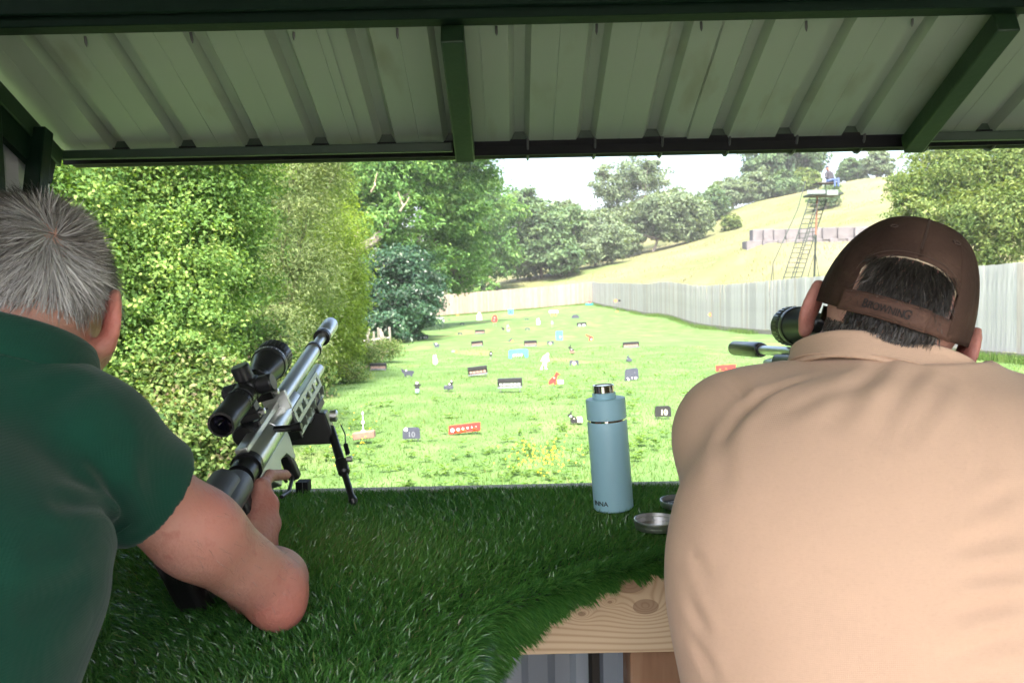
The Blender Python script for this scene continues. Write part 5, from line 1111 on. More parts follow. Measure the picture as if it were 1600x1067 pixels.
# sleeve hem seam and collar
def ring(c, ax, r1, r2, n=40, up=None):
    x, y, z = frame(ax) if up is None else frame(ax, up); return [c + x * math.cos(a) * r1 + y * math.sin(a) * r2 for a in np.linspace(0, 2 * math.pi, n)]
Z3 = np.array([0, 0, CAMZ])
mb = MB(); mb.tube([p + Z3 for p in ring(sl0 + np.array([-.004, 0, -.006]) - sax * .028, sax, .0605, .0605)], .0011, 6); mb.build('hem_seam', M['green_polo'], man, world=True)
def collar(name, c, ax, r_in, r_out, h, m, root, open_a=0, dz=None, n=64, fall=.55, up=(0, 1, 0)):
    """folded collar band: stands up, turns over, falls outside"""
    x, y, z = frame(ax, up); prof = [(r_in, 0), (r_in * .99, h * .7), (r_in + .002, h), (r_in + .007, h * 1.02), (r_in + .012, h * .9), (r_out, h * (1 - fall) - h * .55), (r_out - .004, h * (1 - fall) - h * .56)]
    V = []; F = []; k = len(prof)
    for i in range(n):
        a = 2 * math.pi * i / n
        for r_, t in prof: V.append(c + (x * math.cos(a) + y * math.sin(a)) * r_ * (1 + .02 * math.sin(3 * a + 1)) + z * t + Z3)
    for i in range(n):
        for j in range(k - 1): F.append((i * k + j, ((i + 1) % n) * k + j, ((i + 1) % n) * k + j + 1, i * k + j + 1))
    o = link(name, mesh_np(name, V, F, True), None, m); plant(o, root); s = o.modifiers.new('thick', 'SOLIDIFY'); s.thickness = .0018; b = o.modifiers.new('soft', 'SUBSURF'); b.levels = 1; b.render_levels = 1; return o
collar('collar', nb + np.array([.0, -.002, .016]), (0.06, .42, .9), .070, .092, .036, M['green_polo'], man)
def legs(root, pel, fx, m, bottom=-CAMZ + .03):
    hips = [pel + np.array([s * .085, 0, -.05]) for s in (-1, 1)]; feet = [np.array([pel[0] + s * .13 + fx[0], pel[1] + fx[1], bottom + .06]) for s in (-1, 1)]
    def f(P):
        d = cone(P, pel + [-.06, 0, 0], pel + [.06, 0, 0], .128, .128)
        for h_, ft in zip(hips, feet): kn_ = (h_ + ft) / 2 + np.array([0, .03, 0]); d = smin(d, cone(P, h_, kn_, .095, .068), .04); d = smin(d, cone(P, kn_, ft, .068, .058), .03)
        return np.maximum(d, (P - pel)[:, 2] - .09)
    lo = pel - np.array([.32, .3, 0]); lo[2] = bottom; hi = pel + np.array([.32, .3, .15]); body_mesh('trousers', f, lo, hi, .012, m, root, 2, fold_disp([], (.004, 12, 8)))
    for ft in feet:
        V, F = nets(lambda P: np.maximum(smin(cone(P, ft + [0, -.03, -.03], ft + [0, .14, -.045], .045, .038), cone(P, ft, ft + [0, 0, -.03], .045, .045), .03), -(P[:, 2] - (ft[2] - .075))), ft - [.08, .12, .12], ft + [.08, .24, .09], .008)
        o = link('shoe', mesh_np('shoe', V + Z3, F, True), None, M['shoe_leather']); plant(o, root)
legs(man, pel, (0, -.02), M['trouser_cloth'])
# settle the roots on the skin
def settle(P, N_, f, it=8):
    Pw = P.astype(np.float32).copy(); Nw = N_.astype(np.float32)
    for _ in range(it): Pw = Pw - Nw * f(Pw)[:, None] * .8
    return Pw
# hair: whorl near the crown, silver below, darker above
r_ = np.random.default_rng(14); n = 42000; d = rdir(n, r_); d = d[(d[:, 2] > -.62)]
sc = np.array([.0755, .0985, .0885]); Pl = d * sc + [0, -.015, .035]; Nl = d / sc; Nl /= np.linalg.norm(Nl, axis=1, keepdims=True)
face_line = (Pl[:, 1] < .030) | (Pl[:, 2] > .092); ear_ = (np.abs(Pl[:, 0]) > .062) & (Pl[:, 2] < .022) & (Pl[:, 1] > -.038); low = Pl[:, 2] < -.040 + .016 * r_.normal(size=len(Pl)) * .6
side_low = (Pl[:, 1] > -.045) & (Pl[:, 2] < .012) & (np.abs(Pl[:, 0]) > .055)
fr_ = (np.abs(Pl[:, 0]) > .05) & (Pl[:, 1] > -.03) & (Pl[:, 2] < .03)
k = face_line & ~fr_ & ~ear_ & ~low & ~side_low; Pl, Nl = Pl[k], Nl[k]
wh = np.array([.048, -.080, .072]); D = Pl - wh; D = D - Nl * (D * Nl).sum(1, keepdims=True); dist = np.linalg.norm(Pl - wh, axis=1); D /= np.linalg.norm(D, axis=1, keepdims=True) + 1e-6
sw = np.cross(Nl, D); D = D + sw * .7 * np.exp(-dist / .045)[:, None] + np.array([0, 0, -.75]) * np.clip((.07 - Pl[:, 2]) / .07, 0, 1)[:, None]; D = D - Nl * (D * Nl).sum(1, keepdims=True); D /= np.linalg.norm(D, axis=1, keepdims=True); D += r_.normal(size=D.shape) * .14
keepw = r_.random(len(Pl)) < np.clip(.86 + dist / .02, 0, 1); Pl, Nl, D, dist = Pl[keepw], Nl[keepw], D[keepw], dist[keepw]
Ln = (.026 + .012 * r_.random(len(Pl))) * np.where(Pl[:, 1] > .035, .55, 1) * np.clip(.55 + (Pl[:, 2] + .05) / .12, .4, 1.15); lift = .24 + .14 * r_.random(len(Pl)) + .12 * np.exp(-dist / .03)
strand = sn(Pl, 31, 90.0); lock = sn(Pl, 51, 70.0); Ln = Ln * (1 + .22 * lock); lv = np.stack([sn(Pl, 52, 55.0), sn(Pl, 53, 55.0), sn(Pl, 54, 55.0)], 1); D = D + .46 * (lv - Nl * (lv * Nl).sum(1, keepdims=True)); D /= np.linalg.norm(D, axis=1, keepdims=True)
tint = .60 - .54 * np.clip((Pl[:, 2] - .045) / .06, 0, 1) + .12 * lock - .45 * np.clip((-.018 - Pl[:, 2]) / .03, 0, 1) + .2 * strand + r_.normal(size=len(Pl)) * .17
w2 = lambda X: X @ HR.T
Pw = settle(w2(Pl * .955) + hc, w2(Nl), f_left); hair('hair', man, Pw + Z3, w2(Nl), w2(D), Ln * np.where(Pl[:, 2] > .07, .72, 1), lift * np.where(Pl[:, 2] > .07, .75, .8), M['grey_hair'], tint, r_, .00085, .22)
na = 1300; ta = r_.random(na); upper = r_.random(na) < .35; Ax = np.where(upper[:, None], S_R + (E_R - S_R) * (.45 + .5 * ta[:, None]), E_R + (W_R - E_R) * (.1 + .85 * ta[:, None])); axd = np.where(upper[:, None], unit(E_R - S_R), unit(W_R - E_R)); nn = rdir(na, r_); nn -= axd * (nn * axd).sum(1, keepdims=True); nn /= np.linalg.norm(nn, axis=1, keepdims=True)
Pa = settle(Ax + nn * .045, nn, f_left); hair('arm_hair', man, Pa + Z3, nn, axd + r_.normal(size=(na, 3)) * .35, np.full(na, .010) * (.6 + .6 * r_.random(na)), np.full(na, .35), M['grey_hair'], .38 + r_.normal(size=na) * .12, r_, .0002)
# beard stubble on the jaw and nape wisps
db = rdir(9000, r_); db = db[(db[:, 1] > .05) & (np.abs(db[:, 0]) > .2)]; Pb = np.stack([db[:, 0] * .07, .02 + db[:, 1] * .075, -.065 + db[:, 2] * .05], 1); Nb = db / [.07, .075, .05]; Nb /= np.linalg.norm(Nb, axis=1, keepdims=True)
kb = (Pb[:, 2] < -.062) & (Pb[:, 1] > .012); Pb, Nb = Pb[kb], Nb[kb]; Pw = settle(w2(Pb * .955) + hc, w2(Nb), f_left)
hair('beard', man, Pw + Z3, w2(Nb), w2(np.tile([.0, .1, -1.0], (len(Pb), 1)) + r_.normal(size=(len(Pb), 3)) * .3), np.full(len(Pb), .005), np.full(len(Pb), .5), M['grey_hair'], .6 + r_.normal(size=len(Pb)) * .2, r_, .0006)

# ---- man on the right ------------------------------------------------------------
pel = np.array([.395, .775, -.66]); che = np.array([.425, .925, -.30]); nb = np.array([.440, .970, -.094])
S_L = np.array([.270, .985, -.185]); S_R = np.array([.612, .955, -.205]); E_L = np.array([.325, 1.21, -.345]); W_L = np.array([.44, 1.38, -.24]); E_R = np.array([.66, 1.20, -.35]); W_R = np.array([.53, 1.12, -.22])
hc2 = np.array([.442, .974, -.060]); HR2 = head_rot(R(20), R(8), R(19))
cap = empty('person', (.395, .80, 0), 'broad backed man in a tan shirt and brown baseball cap aiming a scoped rifle', 'person')
Bw = B0 - Z3; bd = unit(MZ - B0)
m2 = [W_L + np.array(v) for v in ((.045, .055, .012), (.05, .04, -.004), (.052, .022, -.016), (.05, .004, -.026))]
t2_ = [[m_, m_ + np.array([.030, .022, .006]), m_ + np.array([.045, .018, .024]), m_ + np.array([.044, .006, .036])] for m_ in m2]; tL = [W_L + np.array([.0, .035, .02]), W_L + np.array([.006, .06, .038]), W_L + np.array([.012, .078, .055])]
m3 = [W_R + np.array(v) for v in ((-.05, .045, .02), (-.055, .03, .004), (-.056, .012, -.012), (-.052, -.006, -.026))]
t3_ = [[m_, m_ + np.array([-.028, .026, -.002]), m_ + np.array([-.046, .022, -.004]), m_ + np.array([-.05, .006, -.006])] for m_ in m3]; tR = [W_R + np.array([-.02, .01, .028]), W_R + np.array([-.045, .02, .045]), W_R + np.array([-.066, .035, .04])]
def f_right(P):
    d = head_sdf(P, hc2, HR2, .26, 1.0); nk = hc2 + HR2 @ np.array([0, -.026, -.055]); nbs = nb + np.array([-.004, .03, -.03]); d = smin(d, cone(P, nk, nbs, .061, .064), .03)
    for s in (-1, 1): d = smin(d, cone(P, pel + [s * .08, 0, 0], che + [s * .09, 0, 0], .115, .10), .05)
    d = smin(d, cone(P, nbs, che, .06, .09), .04); d = smin(d, cone(P, nbs - [0, .02, .05], S_R, .045, .05), .03); d = smin(d, cone(P, nbs - [0, .02, .05], S_L, .045, .05), .03)
    d = smin(d, arm(P, S_R, E_R, W_R), .03); d = smin(d, arm(P, S_L, E_L, W_L), .03)
    d = smin(d, hand_sdf(P, W_L, m2, t2_, tL), .016); return smin(d, hand_sdf(P, W_R, m3, t3_, tR), .016)
body_mesh('body', f_right, (.1, .6, -.8), (.86, 1.56, .16), .0038, M['skin_nape'], cap, 2, None, [(hc2 + HR2 @ np.array([sx * .088, -.018, -.006]), .036) for sx in (-1, 1)])
eL = S_L * .35 + E_L * .65; eR = S_R * .35 + E_R * .65
CA = unit(np.array([.28, .32, .9])); CX = unit(np.cross((0, 1, 0), CA)); CY = np.cross(CA, CX); CB = np.array([.427, .952, -.124])
def collar_co(P):
    q = P - CB.astype(np.float32); t = q @ CA; u = (q @ CX) / 1.1; v = q @ CY; return t, np.sqrt(u * u + v * v)
def f_shirt(P):
    d = None
    for s in (-1, 1):
        a = pel + [s * .102, -.01, -.04]; b = che + np.array([s * .10, -.022, .03]); c = cone(P, a, b, .144, .118); d = c if d is None else smin(d, c, .12)
    d = smin(d, ell(P, (.412, .878, -.315), (.247, .13, .22)), .07)
    d = smin(d, cone(P, nb + [-.02, -.014, -.040], S_L + [0, -.01, 0], .070, .062), .05); d = smin(d, cone(P, nb + [.03, -.014, -.046], S_R + [0, -.01, 0], .070, .066), .05)
    d = smin(d, cone(P, nb + [0, -.012, -.035], che, .084, .12), .05)
    for S_, e in ((S_L, eL), (S_R, eR)):
        ax = unit(e - S_); s_ = np.maximum(cone(P, S_, e + ax * .05, .066, .064), (P - e) @ ax); d = smin(d, s_, .06)
    t, rho = collar_co(P); return smax(d, -np.maximum(rho - .097, -(t - .002)), .006)
folds2 = [(q3(1235, 560, .90), q3(1120, 700, .86), .012, .005), (q3(1270, 590, .88), q3(1160, 640, .88), .009, .005), (q3(1395, 560, .88), q3(1300, 660, .86), .012, .005), (q3(1440, 570, .88), q3(1370, 690, .84), .012, .006), (q3(1480, 590, .88), q3(1400, 700, .84), .011, .005), (q3(1500, 600, .88), q3(1545, 760, .86), .014, .005), (q3(1380, 590, .88), q3(1220, 650, .86), .012, .004),
          (q3(1135, 590, .92), q3(1180, 640, .9), .010, .005), (q3(1600, 830, .84), q3(1480, 860, .76), .010, .004), (q3(1610, 890, .82), q3(1500, 900, .76), .009, .004), (q3(1610, 930, .82), q3(1480, 960, .75), .010, .005), (q3(1605, 985, .8), q3(1460, 1040, .74), .012, .005), (q3(1072, 930, .82), q3(1110, 1000, .76), .010, .004), (q3(1075, 985, .82), q3(1120, 1060, .75), .010, .004), (q3(1075, 860, .84), q3(1110, 900, .78), .010, .003), (q3(1150, 640, .9), q3(1130, 760, .86), .014, .004), (q3(1250, 700, .8), q3(1420, 760, .8), .03, .0025), (q3(1180, 900, .8), q3(1400, 960, .8), .035, .003), (q3(1300, 820, .8), q3(1500, 800, .8), .03, .002), (q3(1590, 760, .84), q3(1520, 800, .78), .009, .003), (q3(1595, 1040, .8), q3(1500, 1060, .75), .010, .004)]
body_mesh('shirt', f_shirt, (.08, .58, -.93), (.86, 1.3, .02), .0045, M['tan_shirt'], cap, 3, fold_disp([(a, b, w * .85, k * .62) for a, b, w, k in folds2], (.0016, 11.0, 6), f_shirt))
# stand up collar, turned over at the top, with its seam
def f_collar(P):
    t, rho = collar_co(P); wob = .0022 * np.sin(np.arctan2((P - CB) @ CY, (P - CB) @ CX) * 5 + 1)
    r0 = .0955 - .16 * t + wob; d = np.maximum(np.abs(rho - r0) - .0028, np.abs(t - .010) - .0155)
    return smin(d, np.sqrt((rho - (.0955 - .16 * .025) - wob) ** 2 + (t - .025) ** 2) - .004, .004)
body_mesh('collar', f_collar, CB - [.14, .13, .06], CB + [.14, .13, .09], .0022, M['tan_shirt'], cap, 2)
mb = MB(); mb.tube([CB + (CX * math.cos(a) * 1.1 + CY * math.sin(a)) * .0985 + CA * .0005 + Z3 for a in np.linspace(0, 2 * math.pi, 70)], .0011, 6); mb.build('collar_seam', M['tan_shirt'], cap, world=True)
legs(cap, pel, (0, -.03), M['trouser_cloth'])
# cap: crown grown from a rim line that lifts into an arch over the strap
mat('cap_suede', [(.024, .012, .009), (.038, .020, .014), (.06, .033, .023)], 14, .8, bump=.2, bscale=150, spec=.2); blend(M['cap_suede'], (.085, .05, .035), 5, .56, .78, .5)
mat('cap_strap', [(.06, .03, .021), (.085, .044, .031)], 30, .7, bump=.15, bscale=200, spec=.25); plain('cap_binding', (.42, .34, .24), .8); plain('cap_thread', (.05, .028, .02), .8); plain('emboss_dark', (.008, .005, .004), .8)
CR_ = np.array([.083, .1062, .1168]); CC = np.array([0, -.010, .012])
TH = .66
def rim(th): return -.05 - .10 * np.cos(th)          # lower at the back
def arch(th): return np.where(np.abs(th) < TH, 0.215 + .285 * np.sqrt(np.clip(1 - np.abs(th / TH) ** 2.3, 0, 1)), rim(th))
def capP(th, ph, g=1.0):
    c = np.cos(ph) ** .78; c = np.where(ph < 0, 1.0, c); return np.stack([CR_[0] * g * np.sin(th) * c, -CR_[1] * g * np.cos(th) * c, CR_[2] * g * np.sin(ph) + 0 * th], -1) + CC
ths = np.unique(np.concatenate([np.linspace(-math.pi, math.pi, 121), np.linspace(-TH, TH, 61), [TH + .004, -TH - .004]])); nph = 26
V = []; 
for th in ths:
    p0 = float(arch(th)); phs = p0 + (math.pi / 2 - p0) * np.linspace(0, 1, nph); pp_ = capP(np.full(nph, th), phs)
    for s_, w_ in ((0, .0011), (math.pi / 3, .0009), (-math.pi / 3, .0009), (math.pi, .0009), (2 * math.pi / 3, .0009), (-2 * math.pi / 3, .0009)):
        pp_ = pp_ - (pp_ - CC) * (w_ / .1) * 1.3 * np.exp(-((th - s_) / .03) ** 2)
    V.append(pp_)
V = np.array(V); nt_ = len(ths); V = V + .0011 * sn(V.reshape(-1, 3), 17, 45.0).reshape(nt_, nph, 1) * (V - CC) / .1
i = np.arange(nt_ - 1)[:, None] * nph + np.arange(nph - 1)[None]; F = np.stack([i, i + nph, i + nph + 1, i + 1], -1).reshape(-1, 4)
hw = lambda X: np.asarray(X) @ HR2.T + hc2 + Z3
o = link('cap_crown', mesh_np('cap_crown', hw(V.reshape(-1, 3)), F, True), None, M['cap_suede']); plant(o, cap); s = o.modifiers.new('thick', 'SOLIDIFY'); s.thickness = .0022; s.offset = 1
crown = o
def ontube(name, pts, rad, m):
    mb = MB(); mb.tube([hw(p) for p in pts], rad, 6); ob = mb.build(name, m, crown); plant(ob, crown) if False else None; return ob
at_ = np.linspace(-TH, TH, 60); pts = capP(at_, arch(at_ * .9999), .995); ontube('arch_binding', pts, .0011, M['cap_binding'])
pts = capP(at_ * 1.08, arch(at_ * .9999) + .05, 1.018); ontube('stitching', pts, .0005, M['cap_thread'])
for s_ in (-.012, .012): ontube('seam', [capP(np.array([s_]), np.array([p_]), 1.012)[0] for p_ in np.linspace(.62, 1.45, 14)], .0007, M['cap_thread'])
mb = MB(); mb.lathe(hw(CC + [0, 0, CR_[2] - .001]), HR2 @ np.array([0, 0, 1]), [(0, .0085), (.003, .0085), (.005, .0065), (.0057, .003)], 20); mb.build('button', M['cap_suede'], crown)
for s_ in (-.56, .56):
    c0 = capP(np.array([s_]), np.array([.86]), 1.022)[0]; nn = unit(c0 - CC); e1, e2, _ = frame(nn); ontube('eyelet', [c0 + e1 * math.cos(a) * .0042 + e2 * math.sin(a) * .0028 for a in np.linspace(0, 6.283, 18)], .0008, M['cap_thread'])
def band(th0, th1, z0, z1, g, n=40):
    t_ = np.linspace(th0, th1, n); out = []
    for z in np.linspace(z0, z1, 4): out.append(np.stack([CR_[0] * g * np.sin(t_), -CR_[1] * g * np.cos(t_), np.full(n, z)], -1) + CC)
    P_ = np.array(out); i = np.arange(3)[:, None] * n + np.arange(n - 1)[None]; return P_.reshape(-1, 3), np.stack([i, i + 1, i + n + 1, i + n], -1).reshape(-1, 4)
for a, b, z0, z1, g in ((-.74, .36, -.0165, .0075, 1.03), (.30, .74, -.0155, .0065, 1.015)):
    P_, F_ = band(a, b, z0, z1, g); o = link('strap', mesh_np('strap', hw(P_), F_, True), None, M['cap_strap']); plant(o, cap); s = o.modifiers.new('thick', 'SOLIDIFY'); s.thickness = .0016; s.offset = 1
    strap = o if a < -.7 else strap
for zz in (-.0145, .0055):
    t_ = np.linspace(-.70, .34, 40); mb = MB(); mb.tube([hw(np.array([CR_[0] * 1.047 * math.sin(q), -CR_[1] * 1.047 * math.cos(q), zz]) + CC) for q in t_], .0004, 5); mb.build('stitching', M['cap_thread'], strap)
me = text_mesh('B', .0138, .0008); w0 = text_mesh('ROWNIN', .0112, .0008); w1 = text_mesh('G', .0138, .0008)
def on_strap(me, xo):
    co = np.array([v.co[:] for v in me.vertices]); th = (co[:, 0] + xo) / .1135; g = 1.052 + co[:, 2] / .1
    Pn = np.stack([CR_[0] * g * np.sin(th), -CR_[1] * g * np.cos(th), co[:, 1] - .0088], -1) + CC; Pn = hw(Pn)
    for v, p in zip(me.vertices, Pn): v.co = p
    link('lettering', me, strap, M['emboss_dark'])
for w_, xo in ((me, -.0445), (w0, -.0165), (w1, .0115)): on_strap(w_, xo)
# peak at the front
pk_v = []; nu, nv = 21, 7
for j in range(nv):
    for i in range(nu):
        a = -1.15 + 2.3 * i / (nu - 1); out = j / (nv - 1) * .072 * max(math.cos(a * 1.1), 0) ** .5
        pk_v.append(np.array([CR_[0] * math.sin(a), CR_[1] * math.cos(a) + out, .004 - .006 * (a ** 2) - out * .28]) + CC)
i = np.arange(nv - 1)[:, None] * nu + np.arange(nu - 1)[None]; o = link('cap_peak', mesh_np('cap_peak', hw(np.array(pk_v)), np.stack([i, i + 1, i + nu + 1, i + nu], -1).reshape(-1, 4), True), None, M['cap_suede']); plant(o, cap); s = o.modifiers.new('thick', 'SOLIDIFY'); s.thickness = .003
# hair: longer in the arch, clipped below the strap and fading down the nape
w3 = lambda X: X @ HR2.T
d = rdir(60000, r_); sc = np.array([.0745, .096, .086]); Pl = d * sc + np.array([0, -.014, .036]); Nl = d / sc; Nl /= np.linalg.norm(Nl, axis=1, keepdims=True)
k = (Pl[:, 1] < -.01) & (Pl[:, 2] < np.where(np.abs(Pl[:, 0]) < .041, .0685, -.008)) & (Pl[:, 2] > -.045) & ~((np.abs(Pl[:, 0]) > .066) & (Pl[:, 1] > -.025)); Pl, Nl = Pl[k], Nl[k]
Dn = np.tile([0.0, 0, -1.0], (len(Pl), 1)) + np.stack([.25 * np.sign(Pl[:, 0]) * (Pl[:, 2] < -.01), 0 * Pl[:, 0], 0 * Pl[:, 0]], 1); Dn = Dn - Nl * (Dn * Nl).sum(1, keepdims=True); Dn /= np.linalg.norm(Dn, axis=1, keepdims=True); Dn += r_.normal(size=Dn.shape) * .22
Pw = settle(w3(Pl) + hc2, w3(Nl), f_right); hair('hair', cap, Pw + Z3, w3(Nl), w3(Dn), np.where(Pl[:, 2] > .0, .015, .007) * (1 + .3 * r_.random(len(Pl))), np.full(len(Pl), .28), M['dark_hair'], .25 + .16 * sn(Pl, 33, 80.0) + r_.normal(size=len(Pl)) * .16 + .25 * np.clip((-.0 - Pl[:, 2]) / .05, 0, 1), r_, .0008)
# nape hair grows on the neck itself
nk = np.array([0, -.03, -.055]) * 1.0; Qn = []; th = r_.uniform(-1.6, 1.6, 9000); tz = r_.random(9000) ** 1.6
base_p = hc2 + HR2 @ np.array([0, -.058, .0]); 
Pn = np.stack([.060 * np.sin(th), -.034 - .060 * np.cos(th) * .98, -.016 - .062 * tz], 1); Nn = np.stack([np.sin(th), -np.cos(th), 0 * th], 1)
Pw = settle(w3(Pn) + hc2, w3(Nn), f_right); kk = r_.random(len(Pw)) > .12 + .95 * tz + .25 * sn(Pn, 41, 60.0); Pw, Nw, th_ = Pw[kk], w3(Nn)[kk], th[kk]
Dn = np.stack([-.55 * np.sin(th_) - .2, -.05 + 0 * th_, -1 + 0 * th_], 1); Dn = w3(Dn) + r_.normal(size=(len(Pw), 3)) * .25; Dn = Dn - Nw * (Dn * Nw).sum(1, keepdims=True); Dn /= np.linalg.norm(Dn, axis=1, keepdims=True)
hair('nape_hair', cap, Pw + Z3, Nw, Dn, np.full(len(Pw), .0075), np.full(len(Pw), .2), M['dark_hair'], .36 + .35 * tz[kk] + .14 * sn(Pw, 35, 70.0) + r_.normal(size=len(Pw)) * .2, r_, .0006)

# ---- small figure on the tower ---------------------------------------------------
sp_ = tp(1296, 286); tp_person = empty('person', tuple(sp_), 'distant person in a dark top and blue trousers sitting on top of the ladder tower', 'person')
s0 = np.array([sp_[0], TD, sp_[2] - CAMZ + .08])
def f_small(P):
    d = cone(P, s0, s0 + [-.03, .02, .42], .15, .16); d = smin(d, cone(P, s0 + [-.03, .02, .45], s0 + [-.10, -.02, .62], .07, .06), .04); d = smin(d, ell(P, s0 + [-.12, -.03, .68], (.085, .10, .12)), .03)
    for sx in (-1, 1):
        sh_ = s0 + np.array([-.03 + sx * .17, .0, .42]); el_ = sh_ + np.array([sx * .04, -.12, -.26]); d = smin(d, cone(P, sh_, el_, .06, .045), .05); d = smin(d, cone(P, el_, el_ + [-sx * .1, -.18, .0], .045, .035), .03)
        hp = s0 + np.array([sx * .09, 0, 0]); kn_ = hp + np.array([.22, -.38, .05]); d = smin(d, cone(P, hp, kn_, .085, .065), .05); d = smin(d, cone(P, kn_, kn_ + [.0, -.02, -.34], .065, .05), .03)
    return d
V, F = nets(f_small, s0 - [.6, .7, .5], s0 + [.6, .4, .95], .02); V = smooth_v(V, F, 1); me = mesh_np('body', V + Z3, F, True)
for mm in ('dark_jacket', 'blue_jeans', 'skin_pink'): me.materials.append(M[mm])
fc = V[F].mean(1) - s0; mi = np.where(fc[:, 2] > .56, 2, np.where((fc[:, 2] < .10) | (fc[:, 1] < -.30) & (fc[:, 2] < .15), 1, 0)).astype(np.int32); me.polygons.foreach_set('material_index', mi)
o = link('body', me); plant(o, tp_person)
V, F = nets(lambda P: np.maximum(ell(P, s0 + [-.12, -.02, .70], (.095, .11, .12)), -(P[:, 2] - (s0[2] + .68))), s0 + [-.3, -.2, .5], s0 + [.1, .2, .9], .015); o = link('hair', mesh_np('hair', V + Z3, F, True), None, M['dark_jacket']); plant(o, tp_person)
# ------------------------------------------------------------------ targets on the lawn
plain('target_black', (.016, .016, .018), .6); plain('target_dark', (.045, .05, .075), .6); plain('target_grey', (.16, .17, .20), .7)
plain('paint_white', (.78, .77, .74), .6); plain('paint_red', (.62, .035, .03), .5); plain('paint_orange', (.75, .22, .06), .6); plain('paint_blue', (.07, .30, .62), .5); plain('paint_cream', (.72, .66, .50), .6); plain('paint_pink', (.62, .40, .34), .6); plain('brick_brown', (.22, .13, .10), .9); plain('paint_teal', (.03, .32, .33), .5); plain('paint_light_blue', (.30, .5, .6), .5); plain('rod_grey', (.3, .3, .3), .5, .5)
OUT = {
 'rabbit': [(-.12, 0), (.42, 0), (.5, .08), (.42, .14), (.40, .30), (.30, .48), (.08, .60), (-.06, .68), (-.10, .80), (-.10, 1.0), (-.20, .98), (-.22, .82), (-.36, .78), (-.5, .66), (-.48, .58), (-.30, .54), (-.22, .40), (-.24, .20)],
 'crow': [(-.10, .0), (.12, 0), (.14, .06), (.04, .14), (.10, .28), (.26, .42), (.36, .62), (.40, .80), (.5, .88), (.40, .98), (.26, .98), (.16, .84), (.0, .66), (-.24, .44), (-.5, .26), (-.46, .18), (-.2, .24), (-.04, .18), (-.02, .08)],
 'crow_front': [(-.06, 0), (.06, 0), (.08, .16), (.22, .34), (.26, .6), (.5, .80), (.36, .80), (.18, .84), (.12, 1.0), (-.1, 1.0), (-.2, .84), (-.42, .70), (-.22, .62), (-.22, .36), (-.08, .16)],
 'boar': [(-.24, 0), (-.12, 0), (-.10, .18), (.18, .16), (.22, 0), (.34, 0), (.36, .2), (.5, .5), (.44, .68), (.1, .70), (-.16, .74), (-.28, .82), (-.5, 1.0), (-.46, .78), (-.42, .56), (-.34, .42), (-.26, .34)],
 'fox': [(-.46, 0), (-.2, .06), (-.06, .16), (.02, .0), (.16, 0), (.14, .2), (.24, .5), (.30, .72), (.5, .76), (.44, .86), (.30, .90), (.24, 1.0), (.14, .90), (.04, .66), (-.22, .52), (-.42, .34), (-.5, .12)],
 'owl': [(-.3, 0), (.3, 0), (.5, .22), (.46, .48), (.30, .66), (.22, .96), (.08, 1.0), (-.04, .86), (-.30, 1.0), (-.40, .72), (-.36, .5), (-.42, .2)],
 'flask': [(-.5, 0), (.5, 0), (.5, .56), (.42, .72), (.22, .78), (.22, 1.0), (-.18, 1.0), (-.2, .8), (-.42, .74), (-.5, .56)],
 'egg': [(-.3, .02), (.3, .02), (.48, .22), (.5, .5), (.40, .8), (.2, .97), (-.05, 1), (-.3, .86), (-.46, .56), (-.48, .24)],
 'walker': [(-.5, 0), (-.18, .0), (-.2, .06), (-.3, .1), (-.1, .3), (.02, .2), (.06, 0), (.3, 0), (.28, .06), (.2, .08), (.24, .4), (.32, .6), (.42, .46), (.5, .48), (.46, .66), (.42, .8), (.5, .92), (.42, 1.0), (.26, .98), (.16, .90), (-.12, .82), (-.26, .68), (-.4, .5), (-.3, .48), (-.16, .62), (-.14, .42), (-.3, .2), (-.42, .08)],
 'squirrel': [(-.1, 0), (.4, 0), (.5, .3), (.4, .62), (.1, .74), (-.2, .84), (-.36, 1.0), (-.5, .94), (-.4, .76), (-.14, .6), (.02, .4), (-.02, .2)],
 'bird_flat': [(-.06, 0), (.12, 0), (.16, .4), (.3, .66), (.5, .96), (.16, .86), (-.1, .9), (-.5, 1.0), (-.44, .6), (-.2, .4), (-.1, .2)],
 'arch': [(-.5, 0), (-.36, 0), (-.32, .35), (-.2, .58), (0, .64), (.2, .58), (.32, .35), (.36, 0), (.5, 0), (.5, .9), (.4, 1.0), (-.4, 1.0), (-.5, .9)],
 'sign': [(-.5, 0), (.5, 0), (.47, .84), (.36, 1.0), (-.38, 1.0), (-.48, .84)],
 'plate': [(-.5, 0), (.5, 0), (.5, 1), (-.5, 1)],
 'mound': [(-.5, 0), (.5, 0), (.46, .5), (.25, .95), (-.2, 1), (-.42, .6)],
}
def tgt(name, label, cat, px, pyb, w, h, group=None, legs=None, rise=0):
    """an Empty where the target stands; returns it with metres per pixel and the plane vectors"""
    p = ground(px, pyb + rise); gl = .045 if p[1] < 20 else .02; d_ = ray(px, pyb); y_ = p[1] * (1 - gl / 1.5); p = at(px, pyb, y_); p[2] = H(p[0], p[1]) + gl; k = p[1] / FPX; t = empty(name, tuple(p), label, cat, group); return t, k, p
def plate(t, shape, w, h, m, name='plate', z0=0.0, th=.010, yaw=0, tilt=0, x0=0, y0=0):
    ux = np.array([math.cos(yaw), math.sin(yaw), -tilt]); uz = np.array([0, 0, 1.0]); mb = MB(); mb.prism([(a * w, b * h) for a, b in OUT[shape]], (x0, y0, z0), ux, uz, th); return mb.build(name, M[m], t)
def disc(t, x, z, r, m, y=-.009, name='disc', n=16):
    mb = MB(); mb.lathe((x, y, z), (0, 1, 0), [(0, r), (.004, r)], n); return mb.build(name, M[m], t)
